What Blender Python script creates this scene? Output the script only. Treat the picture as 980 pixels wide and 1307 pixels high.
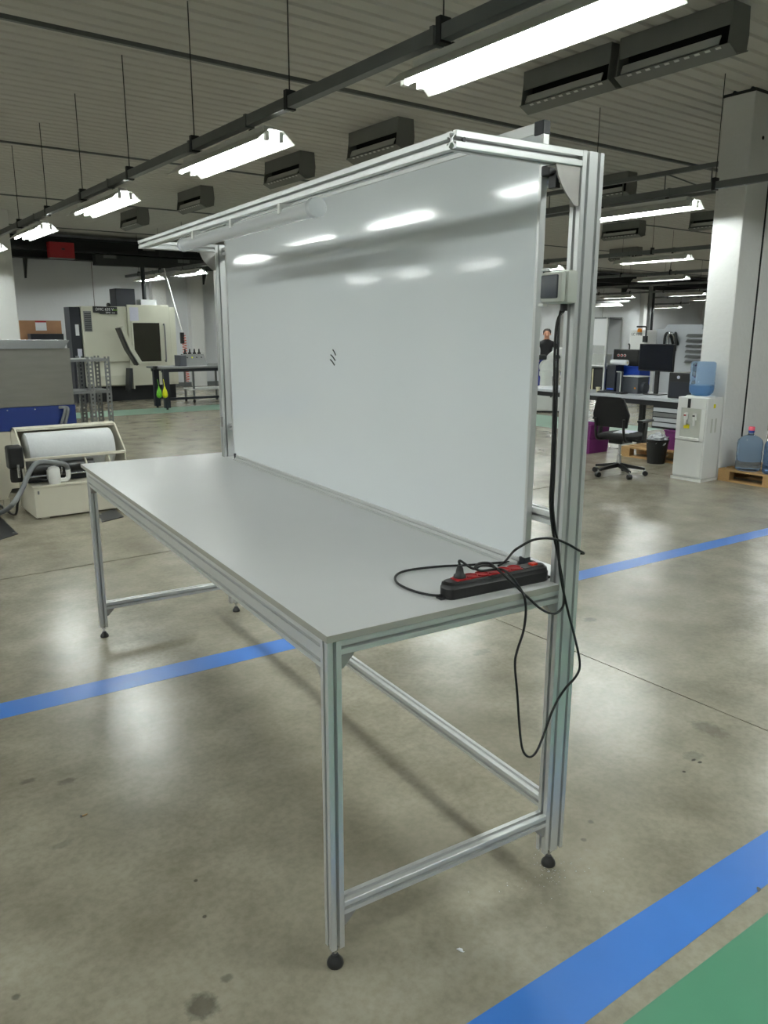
import bpy, bmesh, math, random
from mathutils import Vector, Matrix
random.seed(7)
PI = math.pi
scene = bpy.context.scene
for o in list(bpy.data.objects): bpy.data.objects.remove(o)
COL = scene.collection

# ------------------------------------------------------------------ camera
W, H = 980.0, 1307.0
FOC = 996.6
TA = math.radians(4.8)                       # the workbench stands 4.8 degrees off the hall axes
TX = Vector((math.cos(TA), -math.sin(TA), 0)); TY = Vector((math.sin(TA), math.cos(TA), 0))
def T(x, y, z=0.0): return TX*x + TY*y + Vector((0, 0, z))
CAM = T(-.8213, -1.5886, 1.7013)
YAW = math.radians(-31.7686) - TA; PIT = math.radians(13.16); ROL = math.radians(.1078)
FW = Vector((-math.sin(YAW)*math.cos(PIT), math.cos(YAW)*math.cos(PIT), -math.sin(PIT)))
_r = Vector((math.cos(YAW), math.sin(YAW), 0)); _u = _r.cross(FW)
RT = _r*math.cos(ROL) + _u*math.sin(ROL); UP = -_r*math.sin(ROL) + _u*math.cos(ROL)
cd = bpy.data.cameras.new('camera'); cam = bpy.data.objects.new('camera', cd); COL.objects.link(cam)
cd.sensor_fit = 'HORIZONTAL'; cd.sensor_width = 36; cd.lens = 36*FOC/W; cd.clip_start = .02; cd.clip_end = 200
cam.matrix_world = Matrix(((RT.x, UP.x, -FW.x, CAM.x), (RT.y, UP.y, -FW.y, CAM.y), (RT.z, UP.z, -FW.z, CAM.z), (0, 0, 0, 1)))
scene.camera = cam
def ray(x, y): return FW + RT*((x-W/2)/FOC) - UP*((y-H/2)/FOC)
def onz(x, y, z=0.0): d = ray(x, y); return CAM + d*((z-CAM.z)/d.z)
def ony(x, y, Y): d = ray(x, y); return CAM + d*((Y-CAM.y)/d.y)
def onx(x, y, X): d = ray(x, y); return CAM + d*((X-CAM.x)/d.x)
def dist(x, y, k): return CAM + ray(x, y)*k
def tl(p): return Vector((p.dot(TX), p.dot(TY), p.z))           # world point -> bench coordinates
def ontx(x, y, X): d = ray(x, y); c = tl(CAM); e = tl(d); return c + e*((X-c.x)/e.x)
def onty(x, y, Y): d = ray(x, y); c = tl(CAM); e = tl(d); return c + e*((Y-c.y)/e.y)
def ontz(x, y, z): return tl(onz(x, y, z))

# ------------------------------------------------------------------ world, exposure
wd = bpy.data.worlds.new('world'); scene.world = wd; wd.use_nodes = True
wd.node_tree.nodes['Background'].inputs[0].default_value = (.55, .6, .65, 1)
wd.node_tree.nodes['Background'].inputs[1].default_value = .05
vs = scene.view_settings
vs.view_transform = 'Standard'; vs.look = 'None'; vs.gamma = 1; vs.use_curve_mapping = False
vs.exposure = 0.0
TUBE = 96.0                                   # emission of the fluorescent tubes

# ------------------------------------------------------------------ materials
MATS = {}
def srgb(*c): return tuple((v/255/12.92 if v/255 <= .04045 else ((v/255+.055)/1.055)**2.4) for v in c) + (1,)
def mat(name, col, rough=.5, metal=0.0, var=.06, scale=8.0, bump=0.0, spec=.5, emit=None, es=0, trans=0, alpha=1, coat=0, ior=None, stretch=None):
    if name in MATS: return MATS[name]
    m = bpy.data.materials.new(name); m.use_nodes = True; MATS[name] = m
    nt = m.node_tree; b = nt.nodes['Principled BSDF']; L = nt.links.new
    c = srgb(*col)
    b.inputs['Base Color'].default_value = c
    b.inputs['Roughness'].default_value = rough; b.inputs['Metallic'].default_value = metal
    b.inputs['Specular IOR Level'].default_value = spec
    if coat: b.inputs['Coat Weight'].default_value = coat; b.inputs['Coat Roughness'].default_value = .08
    if trans: b.inputs['Transmission Weight'].default_value = trans
    if ior: b.inputs['IOR'].default_value = ior
    if alpha < 1: b.inputs['Alpha'].default_value = alpha
    if emit: b.inputs['Emission Color'].default_value = emit + (1,); b.inputs['Emission Strength'].default_value = es
    if var or bump:
        tc = nt.nodes.new('ShaderNodeTexCoord'); mp = nt.nodes.new('ShaderNodeMapping'); L(tc.outputs['Object'], mp.inputs[0])
        if stretch: mp.inputs['Scale'].default_value = stretch
        n = nt.nodes.new('ShaderNodeTexNoise'); n.inputs['Scale'].default_value = scale; n.inputs['Detail'].default_value = 6
        L(mp.outputs[0], n.inputs['Vector'])
        if var:
            mx = nt.nodes.new('ShaderNodeMix'); mx.data_type = 'RGBA'
            mx.inputs[6].default_value = tuple(v*(1-var) for v in c[:3]) + (1,)
            mx.inputs[7].default_value = tuple(min(1, v*(1+var)) for v in c[:3]) + (1,)
            L(n.outputs['Fac'], mx.inputs[0]); L(mx.outputs[2], b.inputs['Base Color'])
        if bump:
            bp = nt.nodes.new('ShaderNodeBump'); bp.inputs['Strength'].default_value = bump; bp.inputs['Distance'].default_value = .01
            L(n.outputs['Fac'], bp.inputs['Height']); L(bp.outputs[0], b.inputs['Normal'])
    return m

ALU = mat('anodised_aluminium', (214, 215, 214), .36, .6, .015, 2)
CASTALU = mat('cast_aluminium', (165, 162, 158), .5, .6, .12, 25, .05)
STEEL = mat('bright_steel', (190, 192, 195), .25, 1.0, .05, 20)
GALV = mat('galvanised_grey', (118, 120, 120), .45, .5, .12, 12)
LAMIN = mat('grey_laminate', (214, 214, 214), .3, 0, .025, 4, .008)
EDGE = mat('grey_edge_band', (158, 156, 146), .5, 0, .06, 30)
WHITEBOARD = mat('whiteboard_enamel', (233, 237, 239), .075, 0, .012, 2, .003, spec=.4)
BLACKPL = mat('black_plastic', (18, 18, 19), .42, 0, .08, 30)
CABLE = mat('black_rubber', (13, 13, 14), .5, 0, .05, 30)
NAVYPL = mat('dark_corner_plastic', (28, 30, 36), .5, 0, .05, 30)
REDPL = mat('red_plastic', (165, 22, 28), .4, 0, .06, 30)
REDSW = mat('orange_red_switch', (235, 60, 35), .35, 0, .04, 30)
HOLE = mat('black_hole', (4, 4, 4), .8, 0, 0)
PVCGREY = mat('pale_grey_plastic', (196, 198, 190), .5, 0, .04, 20)
SLATE = mat('slate_plastic', (68, 72, 78), .42, 0, .05, 20)
CLEAR = mat('clear_lamp_plastic', (235, 238, 240), .25, 0, .02, 20, alpha=.55)
WHITEPL = mat('white_plastic', (226, 226, 222), .4, 0, .02, 20)
WHITEMET = mat('white_enamel', (228, 229, 227), .35, 0, .02, 10)
CREAM = mat('cream_paint', (212, 207, 190), .45, 0, .05, 6)
CNCCREAM = mat('machine_cream', (205, 204, 188), .45, 0, .05, 3)
CNCGREY = mat('machine_grey', (176, 180, 186), .45, 0, .05, 3)
DARKSTEEL = mat('dark_steel', (42, 44, 46), .5, .3, .1, 10)
RAILM = mat('rail_grey', (108, 111, 111), .5, .3, .1, 6)
VENTM = mat('vent_grey', (112, 113, 110), .6, 0, .08, 6)
VENTL = mat('vent_strip', (200, 202, 198), .5, 0, .06, 6)
BLUEM = mat('machine_blue', (14, 42, 112), .4, 0, .08, 5)
STAIN = mat('stainless_sheet', (138, 136, 130), .38, .7, .14, 7, .02, stretch=(.5, 3, 3))
GLASSD = mat('dark_window', (46, 45, 38), .12, 0, .15, 3)
NAVY = mat('navy_steel', (24, 28, 38), .45, .1, .1, 8)
REDBOX = mat('red_box', (150, 18, 26), .5, 0, .1, 8)
PAPER = mat('white_paper', (222, 224, 228), .8, 0, .05, 20)
PAPERV = mat('printed_paper', (198, 198, 214), .8, 0, .12, 60)
YELLOW = mat('yellow_sticker', (228, 214, 10), .5, 0, .05, 30)
YELLOWBAG = mat('yellow_rubber', (226, 226, 18), .5, 0, .08, 20)
GREENBAG = mat('green_rubber', (100, 176, 30), .5, 0, .08, 20)
WOOD = mat('pallet_wood', (176, 140, 92), .75, 0, .25, 14, .1, stretch=(1, 6, 6))
PLY = mat('plywood', (160, 120, 88), .7, 0, .15, 8)
PURPLE = mat('purple_plastic', (92, 18, 88), .5, 0, .1, 10)
BLUECRATE = mat('blue_plastic', (16, 62, 168), .45, 0, .1, 10)
FABRIC = mat('black_fabric', (16, 16, 17), .85, 0, .15, 60, .05)
HOSEM = mat('grey_hose', (122, 124, 126), .5, .1, .08, 30)
COILM = mat('coral_hose', (206, 112, 96), .5, 0, .08, 30)
ROLLM = mat('filter_fleece', (222, 224, 226), .9, 0, .06, 40, .1)
BLUECAP = mat('blue_cap', (30, 60, 150), .4, 0, .04, 20)
PINKCAP = mat('pink_cap', (226, 92, 112), .45, 0, .04, 20)
GREENTXT = mat('green_lettering', (120, 170, 40), .5, 0, 0)
WHITETXT = mat('white_lettering', (225, 225, 225), .5, 0, 0)
BLACKTXT = mat('black_lettering', (20, 20, 22), .5, 0, 0)
ORANGE = mat('orange_plastic', (225, 140, 30), .5, 0, .05, 20)
SCREEN = mat('screen_off', (10, 14, 24), .18, 0, 0)
REFL = mat('white_reflector', (232, 233, 228), .4, 0, .02, 10)
TUBEM = mat('fluorescent_tube', (255, 255, 255), .4, 0, 0, emit=(.93, 1.0, .97), es=TUBE)
BLUELINE = mat('blue_floor_paint', (64, 122, 205), .3, 0, .08, 5, .03)
GREENPAINT = mat('green_floor_paint', (74, 132, 104), .32, 0, .08, 4, .03)
MINTPAINT = mat('worn_mint_paint', (128, 160, 142), .35, 0, .1, 4, .03)
INK = mat('black_ink', (30, 34, 34), .5, 0, 0)
SKIN = mat('skin', (196, 142, 116), .55, 0, .05, 20)
HAIRM = mat('dark_hair', (30, 22, 18), .7, 0, .1, 60)
JACKET = mat('black_jacket', (16, 16, 20), .8, 0, .15, 30)
SHIRTB = mat('blue_workwear', (26, 36, 120), .8, 0, .12, 30)
SHOEM = mat('dark_shoe', (24, 22, 22), .6, 0, .1, 30)
EYEM = mat('eye_dark', (22, 16, 14), .3, 0, 0)
LIPM = mat('lip', (160, 92, 84), .5, 0, 0)
JUG = mat('blue_water_jug', (182, 208, 238), .08, 0, 0, trans=.9, ior=1.12)
WATER = mat('water', (150, 190, 225), .02, 0, 0, trans=.95, ior=1.33)
GLASS = mat('cabinet_glass', (205, 208, 205), .1, 0, .03, 3, alpha=.35)
FROST = mat('frosted_panel', (214, 215, 217), .4, 0, .05, 2)
BAGM = mat('grey_bag', (178, 180, 184), .35, 0, .25, 14, .4)
BEIGE = mat('beige_plastic', (205, 198, 165), .5, 0, .05, 20)

def wallmat(name, col, var, rough=.85, bump=.15):
    m = bpy.data.materials.new(name); m.use_nodes = True; MATS[name] = m
    nt = m.node_tree; b = nt.nodes['Principled BSDF']; L = nt.links.new
    g = nt.nodes.new('ShaderNodeNewGeometry')
    n1 = nt.nodes.new('ShaderNodeTexNoise'); n1.inputs['Scale'].default_value = .8; n1.inputs['Detail'].default_value = 8
    n2 = nt.nodes.new('ShaderNodeTexNoise'); n2.inputs['Scale'].default_value = 14; n2.inputs['Detail'].default_value = 6
    L(g.outputs['Position'], n1.inputs['Vector']); L(g.outputs['Position'], n2.inputs['Vector'])
    c = srgb(*col); r = nt.nodes.new('ShaderNodeValToRGB')
    r.color_ramp.elements[0].position = .3; r.color_ramp.elements[1].position = .7
    r.color_ramp.elements[0].color = tuple(v*(1-var) for v in c[:3]) + (1,); r.color_ramp.elements[1].color = c
    L(n1.outputs['Fac'], r.inputs['Fac']); L(r.outputs[0], b.inputs['Base Color'])
    b.inputs['Roughness'].default_value = rough
    bp = nt.nodes.new('ShaderNodeBump'); bp.inputs['Strength'].default_value = bump; bp.inputs['Distance'].default_value = .02
    L(n2.outputs['Fac'], bp.inputs['Height']); L(bp.outputs[0], b.inputs['Normal'])
    return m
WALL = wallmat('painted_wall', (214, 216, 219), .1)
COLUMNM = wallmat('painted_concrete_column', (222, 222, 220), .08, .8, .35)
CEIL = wallmat('ceiling_sheet_metal', (192, 190, 184), .06, .6, .02)
BANDM = wallmat('dark_beam_paint', (48, 52, 52), .3, .7, .05)

def floor_material():
    m = bpy.data.materials.new('polished_concrete'); m.use_nodes = True
    nt = m.node_tree; b = nt.nodes['Principled BSDF']; L = nt.links.new; N = nt.nodes.new
    g = N('ShaderNodeNewGeometry'); P = g.outputs['Position']
    def noise(s, d=8, dist=0, ro=.6):
        n = N('ShaderNodeTexNoise'); n.inputs['Scale'].default_value = s; n.inputs['Detail'].default_value = d
        n.inputs['Distortion'].default_value = dist; n.inputs['Roughness'].default_value = ro; L(P, n.inputs['Vector']); return n.outputs['Fac']
    big = noise(.45, 4, .3, .55); mid = noise(3.2, 5, .0, .55); fine = noise(38, 4); grit = noise(30, 3, 0, .5)
    r = N('ShaderNodeValToRGB'); e = r.color_ramp.elements
    e[0].position = .25; e[0].color = srgb(130, 124, 107); e[1].position = .75; e[1].color = srgb(174, 168, 152)
    L(mid, r.inputs['Fac'])
    r2 = N('ShaderNodeValToRGB'); e = r2.color_ramp.elements
    e[0].position = .3; e[0].color = (.8, .79, .76, 1); e[1].position = .66; e[1].color = (1, 1, 1, 1)
    L(big, r2.inputs['Fac'])
    def mul(a, c, f=1.0):
        x = N('ShaderNodeMix'); x.data_type = 'RGBA'; x.blend_type = 'MULTIPLY'; x.inputs[0].default_value = f
        L(a, x.inputs[6]); L(c, x.inputs[7]); return x.outputs[2]
    col = mul(r.outputs[0], r2.outputs[0])
    r3 = N('ShaderNodeValToRGB'); e = r3.color_ramp.elements
    e[0].position = .35; e[0].color = (.86, .85, .83, 1); e[1].position = .6; e[1].color = (1, 1, 1, 1); L(fine, r3.inputs['Fac'])
    col = mul(col, r3.outputs[0])
    # old oil stains, each at its own place on the slab
    for (px, py, rx, ry, k) in [(35, 997, .035, .022, .62), (85, 997, .035, .026, .58), (258, 1285, .045, .05, .42), (290, 1248, .022, .016, .62),
                                (250, 1124, .008, .008, .4), (261, 1170, .008, .008, .4), (20, 1273, .012, .012, .55), (905, 930, .06, .09, .7), (885, 965, .05, .04, .72),
                                (615, 832, .07, .04, .75), (753, 791, .05, .04, .6), (80, 1078, .05, .02, .8), (745, 1072, .012, .012, .5), (885, 970, .014, .008, .2), (893, 973, .012, .008, .2),
                                (873, 985, .008, .008, .2), (754, 1049, .012, .012, .55), (700, 860, .012, .012, .4), (1120, 1013, .02, .02, .5)]:
        c = onz(px, py)
        s = N('ShaderNodeVectorMath'); s.operation = 'SUBTRACT'; L(P, s.inputs[0]); s.inputs[1].default_value = c
        t = N('ShaderNodeVectorMath'); t.operation = 'DIVIDE'; L(s.outputs[0], t.inputs[0]); t.inputs[1].default_value = (rx, ry, 10)
        l = N('ShaderNodeVectorMath'); l.operation = 'LENGTH'; L(t.outputs[0], l.inputs[0])
        a = N('ShaderNodeMath'); a.operation = 'MULTIPLY_ADD'; L(fine, a.inputs[0]); a.inputs[1].default_value = .9; L(l.outputs['Value'], a.inputs[2])
        mr = N('ShaderNodeMapRange'); mr.inputs[1].default_value = 1.0; mr.inputs[2].default_value = 1.5; mr.inputs[3].default_value = k; mr.inputs[4].default_value = 1
        L(a.outputs[0], mr.inputs[0])
        col = mul(col, mr.outputs[0])
    L(col, b.inputs['Base Color'])
    b.inputs['Roughness'].default_value = .25
    b.inputs['Specular IOR Level'].default_value = .55
    bp = N('ShaderNodeBump'); bp.inputs['Strength'].default_value = .10; bp.inputs['Distance'].default_value = .006
    L(grit, bp.inputs['Height']); L(bp.outputs[0], b.inputs['Normal'])
    return m
CONCRETE = floor_material()
JOINT = mat('joint_filler', (70, 64, 56), .9, 0, .1, 20)

# ------------------------------------------------------------------ mesh helpers
class MB:
    def __init__(s): s.v = []; s.f = []
    def add(s, vs_, fs_):
        n = len(s.v); s.v += [tuple(p) for p in vs_]; s.f += [tuple(i+n for i in f) for f in fs_]; return s
    def box(s, x0, y0, z0, x1, y1, z1, b=0.0):
        if x0 > x1: x0, x1 = x1, x0
        if y0 > y1: y0, y1 = y1, y0
        if z0 > z1: z0, z1 = z1, z0
        if b <= 0:
            return s.add([(x0,y0,z0),(x1,y0,z0),(x1,y1,z0),(x0,y1,z0),(x0,y0,z1),(x1,y0,z1),(x1,y1,z1),(x0,y1,z1)],
                         [(0,3,2,1),(4,5,6,7),(0,1,5,4),(1,2,6,5),(2,3,7,6),(3,0,4,7)])
        bm = bmesh.new(); r = bmesh.ops.create_cube(bm, size=1)
        for v in bm.verts: v.co = Vector(((x0+x1)/2+v.co.x*(x1-x0), (y0+y1)/2+v.co.y*(y1-y0), (z0+z1)/2+v.co.z*(z1-z0)))
        bmesh.ops.bevel(bm, geom=bm.edges[:], offset=b, segments=2, affect='EDGES', profile=.5)
        bm.verts.index_update()
        s.add([v.co[:] for v in bm.verts], [[v.index for v in f.verts] for f in bm.faces]); bm.free(); return s
    def prism(s, pts, a, b, axis='z'):
        """polygon pts (2-D, any winding) extruded from a to b along axis: x uses (y,z), y uses (x,z), z uses (x,y)"""
        def P(q, t): return (t, q[0], q[1]) if axis == 'x' else ((q[0], t, q[1]) if axis == 'y' else (q[0], q[1], t))
        n = len(pts); vs_ = [P(q, a) for q in pts] + [P(q, b) for q in pts]
        fs_ = [tuple(range(n))[::-1], tuple(range(n, 2*n))] + [(i, (i+1) % n, n+(i+1) % n, n+i) for i in range(n)]
        return s.add(vs_, fs_)
    def lathe(s, prof, cx=0, cy=0, z0=0, n=20, axis='z', cap=True):
        vs_ = []; m = len(prof)
        for i in range(n):
            a = 2*PI*i/n
            for r, z in prof:
                p = (r*math.cos(a), r*math.sin(a), z)
                if axis == 'x': p = (p[2], p[0], p[1])
                elif axis == 'y': p = (p[1], p[2], p[0])
                vs_.append((p[0]+cx, p[1]+cy, p[2]+z0))
        fs_ = []
        for i in range(n):
            j = (i+1) % n
            for k in range(m-1): fs_.append((i*m+k, j*m+k, j*m+k+1, i*m+k+1))
        if cap:
            if prof[0][0] > 1e-6: fs_.append(tuple(i*m for i in range(n))[::-1])
            if prof[-1][0] > 1e-6: fs_.append(tuple(i*m+m-1 for i in range(n)))
        return s.add(vs_, fs_)
    def cyl(s, p, q, r, n=12, r2=None):
        p = Vector(p); q = Vector(q); r2 = r if r2 is None else r2
        d = (q-p).normalized(); a = d.orthogonal().normalized(); b = d.cross(a)
        vs_ = [p+(a*math.cos(2*PI*i/n)+b*math.sin(2*PI*i/n))*r for i in range(n)] + [q+(a*math.cos(2*PI*i/n)+b*math.sin(2*PI*i/n))*r2 for i in range(n)]
        return s.add(vs_, [tuple(range(n))[::-1], tuple(range(n, 2*n))] + [(i, (i+1) % n, n+(i+1) % n, n+i) for i in range(n)])
    def tube(s, pts, r, n=8, sub=6):
        P = [Vector(p) for p in pts]
        if sub > 1 and len(P) > 2:                                   # Catmull-Rom through the points
            Q = []
            for i in range(len(P)-1):
                p0 = P[max(i-1, 0)]; p1 = P[i]; p2 = P[i+1]; p3 = P[min(i+2, len(P)-1)]
                for k in range(sub):
                    t = k/sub
                    Q.append(.5*((2*p1)+(p2-p0)*t+(2*p0-5*p1+4*p2-p3)*t*t+(3*p1-p0-3*p2+p3)*t**3))
            Q.append(P[-1]); P = Q
        a = None; vs_ = []
        for i, p in enumerate(P):
            d = (P[min(i+1, len(P)-1)]-P[max(i-1, 0)])
            if d.length < 1e-9: d = Vector((0, 0, 1))
            d.normalize()
            a = d.orthogonal().normalized() if a is None else (a-d*a.dot(d)).normalized()
            b = d.cross(a)
            vs_ += [p+(a*math.cos(2*PI*k/n)+b*math.sin(2*PI*k/n))*r for k in range(n)]
        fs_ = [tuple(range(n))[::-1], tuple(range(len(vs_)-n, len(vs_)))]
        for i in range(len(P)-1):
            for k in range(n): fs_.append((i*n+k, i*n+(k+1) % n, (i+1)*n+(k+1) % n, (i+1)*n+k))
        return s.add(vs_, fs_)
    def beam(s, x0, y0, z0, x1, y1, z1, axis):
        """T-slot aluminium extrusion filling the box; slots every 40 mm"""
        d = dict(x=(y0, z0, y1, z1), y=(x0, z0, x1, z1), z=(x0, y0, x1, y1))[axis]
        a0, b0, a1, b1 = d; w = a1-a0; h = b1-b0
        sl = [(-.005, 0), (-.005, .003), (-.0095, .003), (-.0095, .006), (-.004, .0148), (.004, .0148), (.0095, .006), (.0095, .003), (.005, .003), (.005, 0)]
        pts = []; c = .0015
        def side(L_, f):
            n = max(1, round(L_/.04)); pts.append(f(c, 0))
            for k in range(n):
                m = L_*(k+.5)/n
                for (u, v) in sl: pts.append(f(m+u, v))
            pts.append(f(L_-c, 0))
        side(w, lambda u, v: (a0+u, b0+v)); side(h, lambda u, v: (a1-v, b0+u))
        side(w, lambda u, v: (a1-u, b1-v)); side(h, lambda u, v: (a0+v, b1-u))
        lo, hi = dict(x=(x0, x1), y=(y0, y1), z=(z0, z1))[axis]
        return s.prism(pts, lo, hi, axis)
    def move(s, fn): s.v = [tuple(fn(Vector(p))) for p in s.v]; return s
    def mesh(s, name, m, smooth=False):
        me = bpy.data.meshes.new(name); me.from_pydata(s.v, [], s.f); me.update()
        bm = bmesh.new(); bm.from_mesh(me); bmesh.ops.recalc_face_normals(bm, faces=bm.faces[:]); bm.to_mesh(me); bm.free()
        me.materials.append(m)
        if smooth:
            me.shade_smooth()
            try: me.set_sharp_from_angle(angle=math.radians(smooth if smooth > 1 else 40))
            except Exception: pass
        return me
def link(name, me, parent=None):
    o = bpy.data.objects.new(name, me); COL.objects.link(o)
    if parent: o.parent = parent
    return o
def part(name, mb, m, parent=None, smooth=False, label=None):
    o = link(name, mb.mesh(name, m, smooth), parent)
    if label: o['label'] = label
    return o
def tag(o, label=None, cat=None, group=None, kind=None):
    if label: o['label'] = label
    if cat: o['category'] = cat
    if group: o['group'] = group
    if kind: o['kind'] = kind
    return o
def thing(name, label, cat, loc=(0, 0, 0), rz=0.0, group=None):
    o = bpy.data.objects.new(name, None); COL.objects.link(o); o.empty_display_size = .1
    o.location = loc; o.rotation_euler = (0, 0, rz)
    return tag(o, label, cat, group)
def copy_tree(o, parent=None):
    c = o.copy(); COL.objects.link(c); c.parent = parent
    for ch in list(o.children): copy_tree(ch, c)
    return c
def text(name, body, size, m, parent, loc, rot, depth=.0015, align='LEFT'):
    cu = bpy.data.curves.new(name, 'FONT'); cu.body = body; cu.size = size; cu.extrude = depth; cu.align_x = align
    t = bpy.data.objects.new(name, cu); COL.objects.link(t)
    me = bpy.data.meshes.new_from_object(t); bpy.data.objects.remove(t); me.materials.append(m)
    o = link(name, me, parent); o.location = loc; o.rotation_euler = rot; return o

# ================================================================== THE SETTING
X0, X1, Y0, Y1, ZC = -13.0, 36.0, -11.0, 21.5, 4.18
fl = part('floor', MB().box(X0, Y0, -.2, X1, Y1, -.006), JOINT); tag(fl, 'polished grey concrete factory floor', kind='structure')
gx = [X0] + [2.24+5.0*k for k in range(-3, 7)] + [X1]; gx = [g for g in gx if X0 <= g <= X1]
gy = [Y0, -5.75, -.75-5.0*0+0.0, 4.24, 9.24, 14.24, 19.24, Y1]
for i in range(len(gx)-1):
    for j in range(len(gy)-1):
        if gx[i+1]-gx[i] < .2: continue
        g = .004; ga = .009 if abs(gy[j]-4.24) < .01 else g; gb = .009 if abs(gy[j+1]-4.24) < .01 else g
        part('slab', MB().box(gx[i]+g, gy[j]+ga, -.006, gx[i+1]-g, gy[j+1]-gb, 0), CONCRETE, fl)
def sheet(name, pts, m, z=.0008, label=None):
    return part(name, MB().prism([(p[0], p[1]) for p in pts], .0001, z, 'z'), m, fl, label=label)
def lerp2(a, b, X): t = (X-a[0])/(b[0]-a[0]); return (X, a[1]+(b[1]-a[1])*t)
e1, e2 = onz(0, 898), onz(980, 674); f1, f2 = onz(0, 918), onz(980, 683)
sheet('painted_line', [lerp2(e1, e2, -4), lerp2(e1, e2, 7.3), lerp2(f1, f2, 7.3), lerp2(f1, f2, -4)], BLUELINE, label='blue painted line running under the workbench')
e1, e2 = onz(595, 1307), onz(980, 1060); f1, f2 = onz(745, 1307), onz(980, 1128)
sheet('painted_line', [lerp2(e1, e2, -4), lerp2(e1, e2, 7.3), lerp2(f1, f2, 7.3), lerp2(f1, f2, -4)], BLUELINE, label='blue painted line beside the green aisle')
sheet('painted_aisle', [lerp2(onz(795, 1307), onz(980, 1165), -4), lerp2(onz(795, 1307), onz(980, 1165), 7.3), (7.3, -2.4), (-4, -1.5)], GREENPAINT, label='green painted aisle')
sheet('painted_aisle', [(2.6, 14.3), (12.9, 14.3), (12.9, 15.4), (2.6, 15.4)], MINTPAINT, label='worn pale green aisle by the machine tool')
sheet('painted_aisle', [(9.7, 6.6), (11.2, 6.6), (11.2, 14.3), (9.7, 14.3)], MINTPAINT, label='worn pale green aisle by the robot cabinet')

# ceiling: ribbed sheets side by side, dark joint strips and hanging hooks
ce = part('ceiling', MB().box(X0, Y0, ZC+.05, X1, Y1, ZC+.2), CEIL); tag(ce, 'grey ribbed sheet metal ceiling', kind='structure')
def ceil_sheet(y0, y1):
    mb = MB(); n = 5; w = (y1-y0)/n; pts = []
    for k in range(n):
        a = y0+k*w
        pts += [(a, ZC+.018), (a+w*.16, ZC+.018), (a+w*.24, ZC), (a+w*.92, ZC), (a+w, ZC+.018)]
    vs_ = [(X0, p[0], p[1]) for p in pts] + [(X1, p[0], p[1]) for p in pts]; m = len(pts)
    mb.add(vs_, [(i, i+1, m+i+1, m+i) for i in range(m-1)]); return mb
y = Y0
while y < Y1-.1:
    y2 = min(y+1.0, Y1); part('ceiling_sheet', ceil_sheet(y, y2-.004), CEIL, ce); y = y2
for yy in (-3.3, 1.4, 6.05, 10.75, 15.4, 20.0):
    part('joint_strip', MB().box(X0, yy-.022, ZC-.022, X1, yy+.022, ZC+.02), RAILM, ce)

def wall(name, x0, y0, x1, y1, label):
    return tag(part(name, MB().box(x0, y0, -.1, x1, y1, ZC+.2), WALL), label, kind='structure')
wb = wall('wall_back', X0-.2, Y1, X1+.2, Y1+.2, 'white painted wall behind the machine tool')
wall('wall_right', X1, Y0, X1+.2, Y1, 'white painted wall at the far end of the hall')
wall('wall_left', X0-.2, Y0, X0, Y1, 'white painted side wall')
wall('wall_front', X0-.2, Y0-.2, X1+.2, Y0, 'white painted wall behind the viewer')
for xx in (7.6, 8.75, 13.2, 19.4, 25.4, 30.9):
    part('pilaster', MB().box(xx, Y1-.22, 0, xx+.42, Y1, 3.5), COLUMNM, wb)
for xx in (6.0, 10.3, 16.4, 22.4, 28.2):
    part('panel_joint', MB().box(xx, Y1-.006, 0, xx+.012, Y1, 3.5), JOINT, wb)
part('skirting', MB().box(X0, Y1-.02, 0, X1, Y1, .12), RAILM, wb)

# paired white columns with an expansion gap, by the water dispenser
def column(x0, y0, x1, y1, label, parts):
    c = thing('concrete_column', label, 'column', ((x0+x1)/2, (y0+y1)/2, 0)); c['kind'] = 'structure'
    for (a0, b0, a1, b1) in parts:
        mb = MB().box(a0-c.location.x, b0-c.location.y, 0, a1-c.location.x, b1-c.location.y, ZC+.05, .012)
        part('pillar', mb, COLUMNM, c)
    return c
CX = 7.53
cc = column(CX, 3.38, 8.58, 3.74, 'white concrete column pair with a narrow gap behind the water dispenser', [(CX, 3.38, 7.965, 3.74), (8.015, 3.38, 8.56, 3.74)])
part('joint_filler', MB().box(-.084, -.168, 0, -.026, .168, ZC), HOLE, cc)
part('anchor_hole', MB().cyl((-.30-.0, -.187, 3.72), (-.30, -.176, 3.72), .02, 10), HOLE, cc)
part('anchor_plate', MB().box(-.53, -.185, ZC-.03, .53, .185, ZC+.02), DARKSTEEL, cc)
pl = ony(15, 330, 17.5); pr = ony(28, 440, 17.5)
column(pr.x-.75, 17.5, pr.x, 17.95, 'white concrete column left of the plywood panel', [(pr.x-.75, 17.5, pr.x-.02, 17.95)])
for (cx_, cy_) in ((-5.1, 3.4), (-5.1, 10.4), (-5.1, 17.4), (20.1, 10.4)):
    column(cx_-.25, cy_-.2, cx_+.25, cy_+.2, 'single white concrete column', [(cx_-.25, cy_-.2, cx_+.25, cy_+.2)])['group'] = 'single columns'

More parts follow.
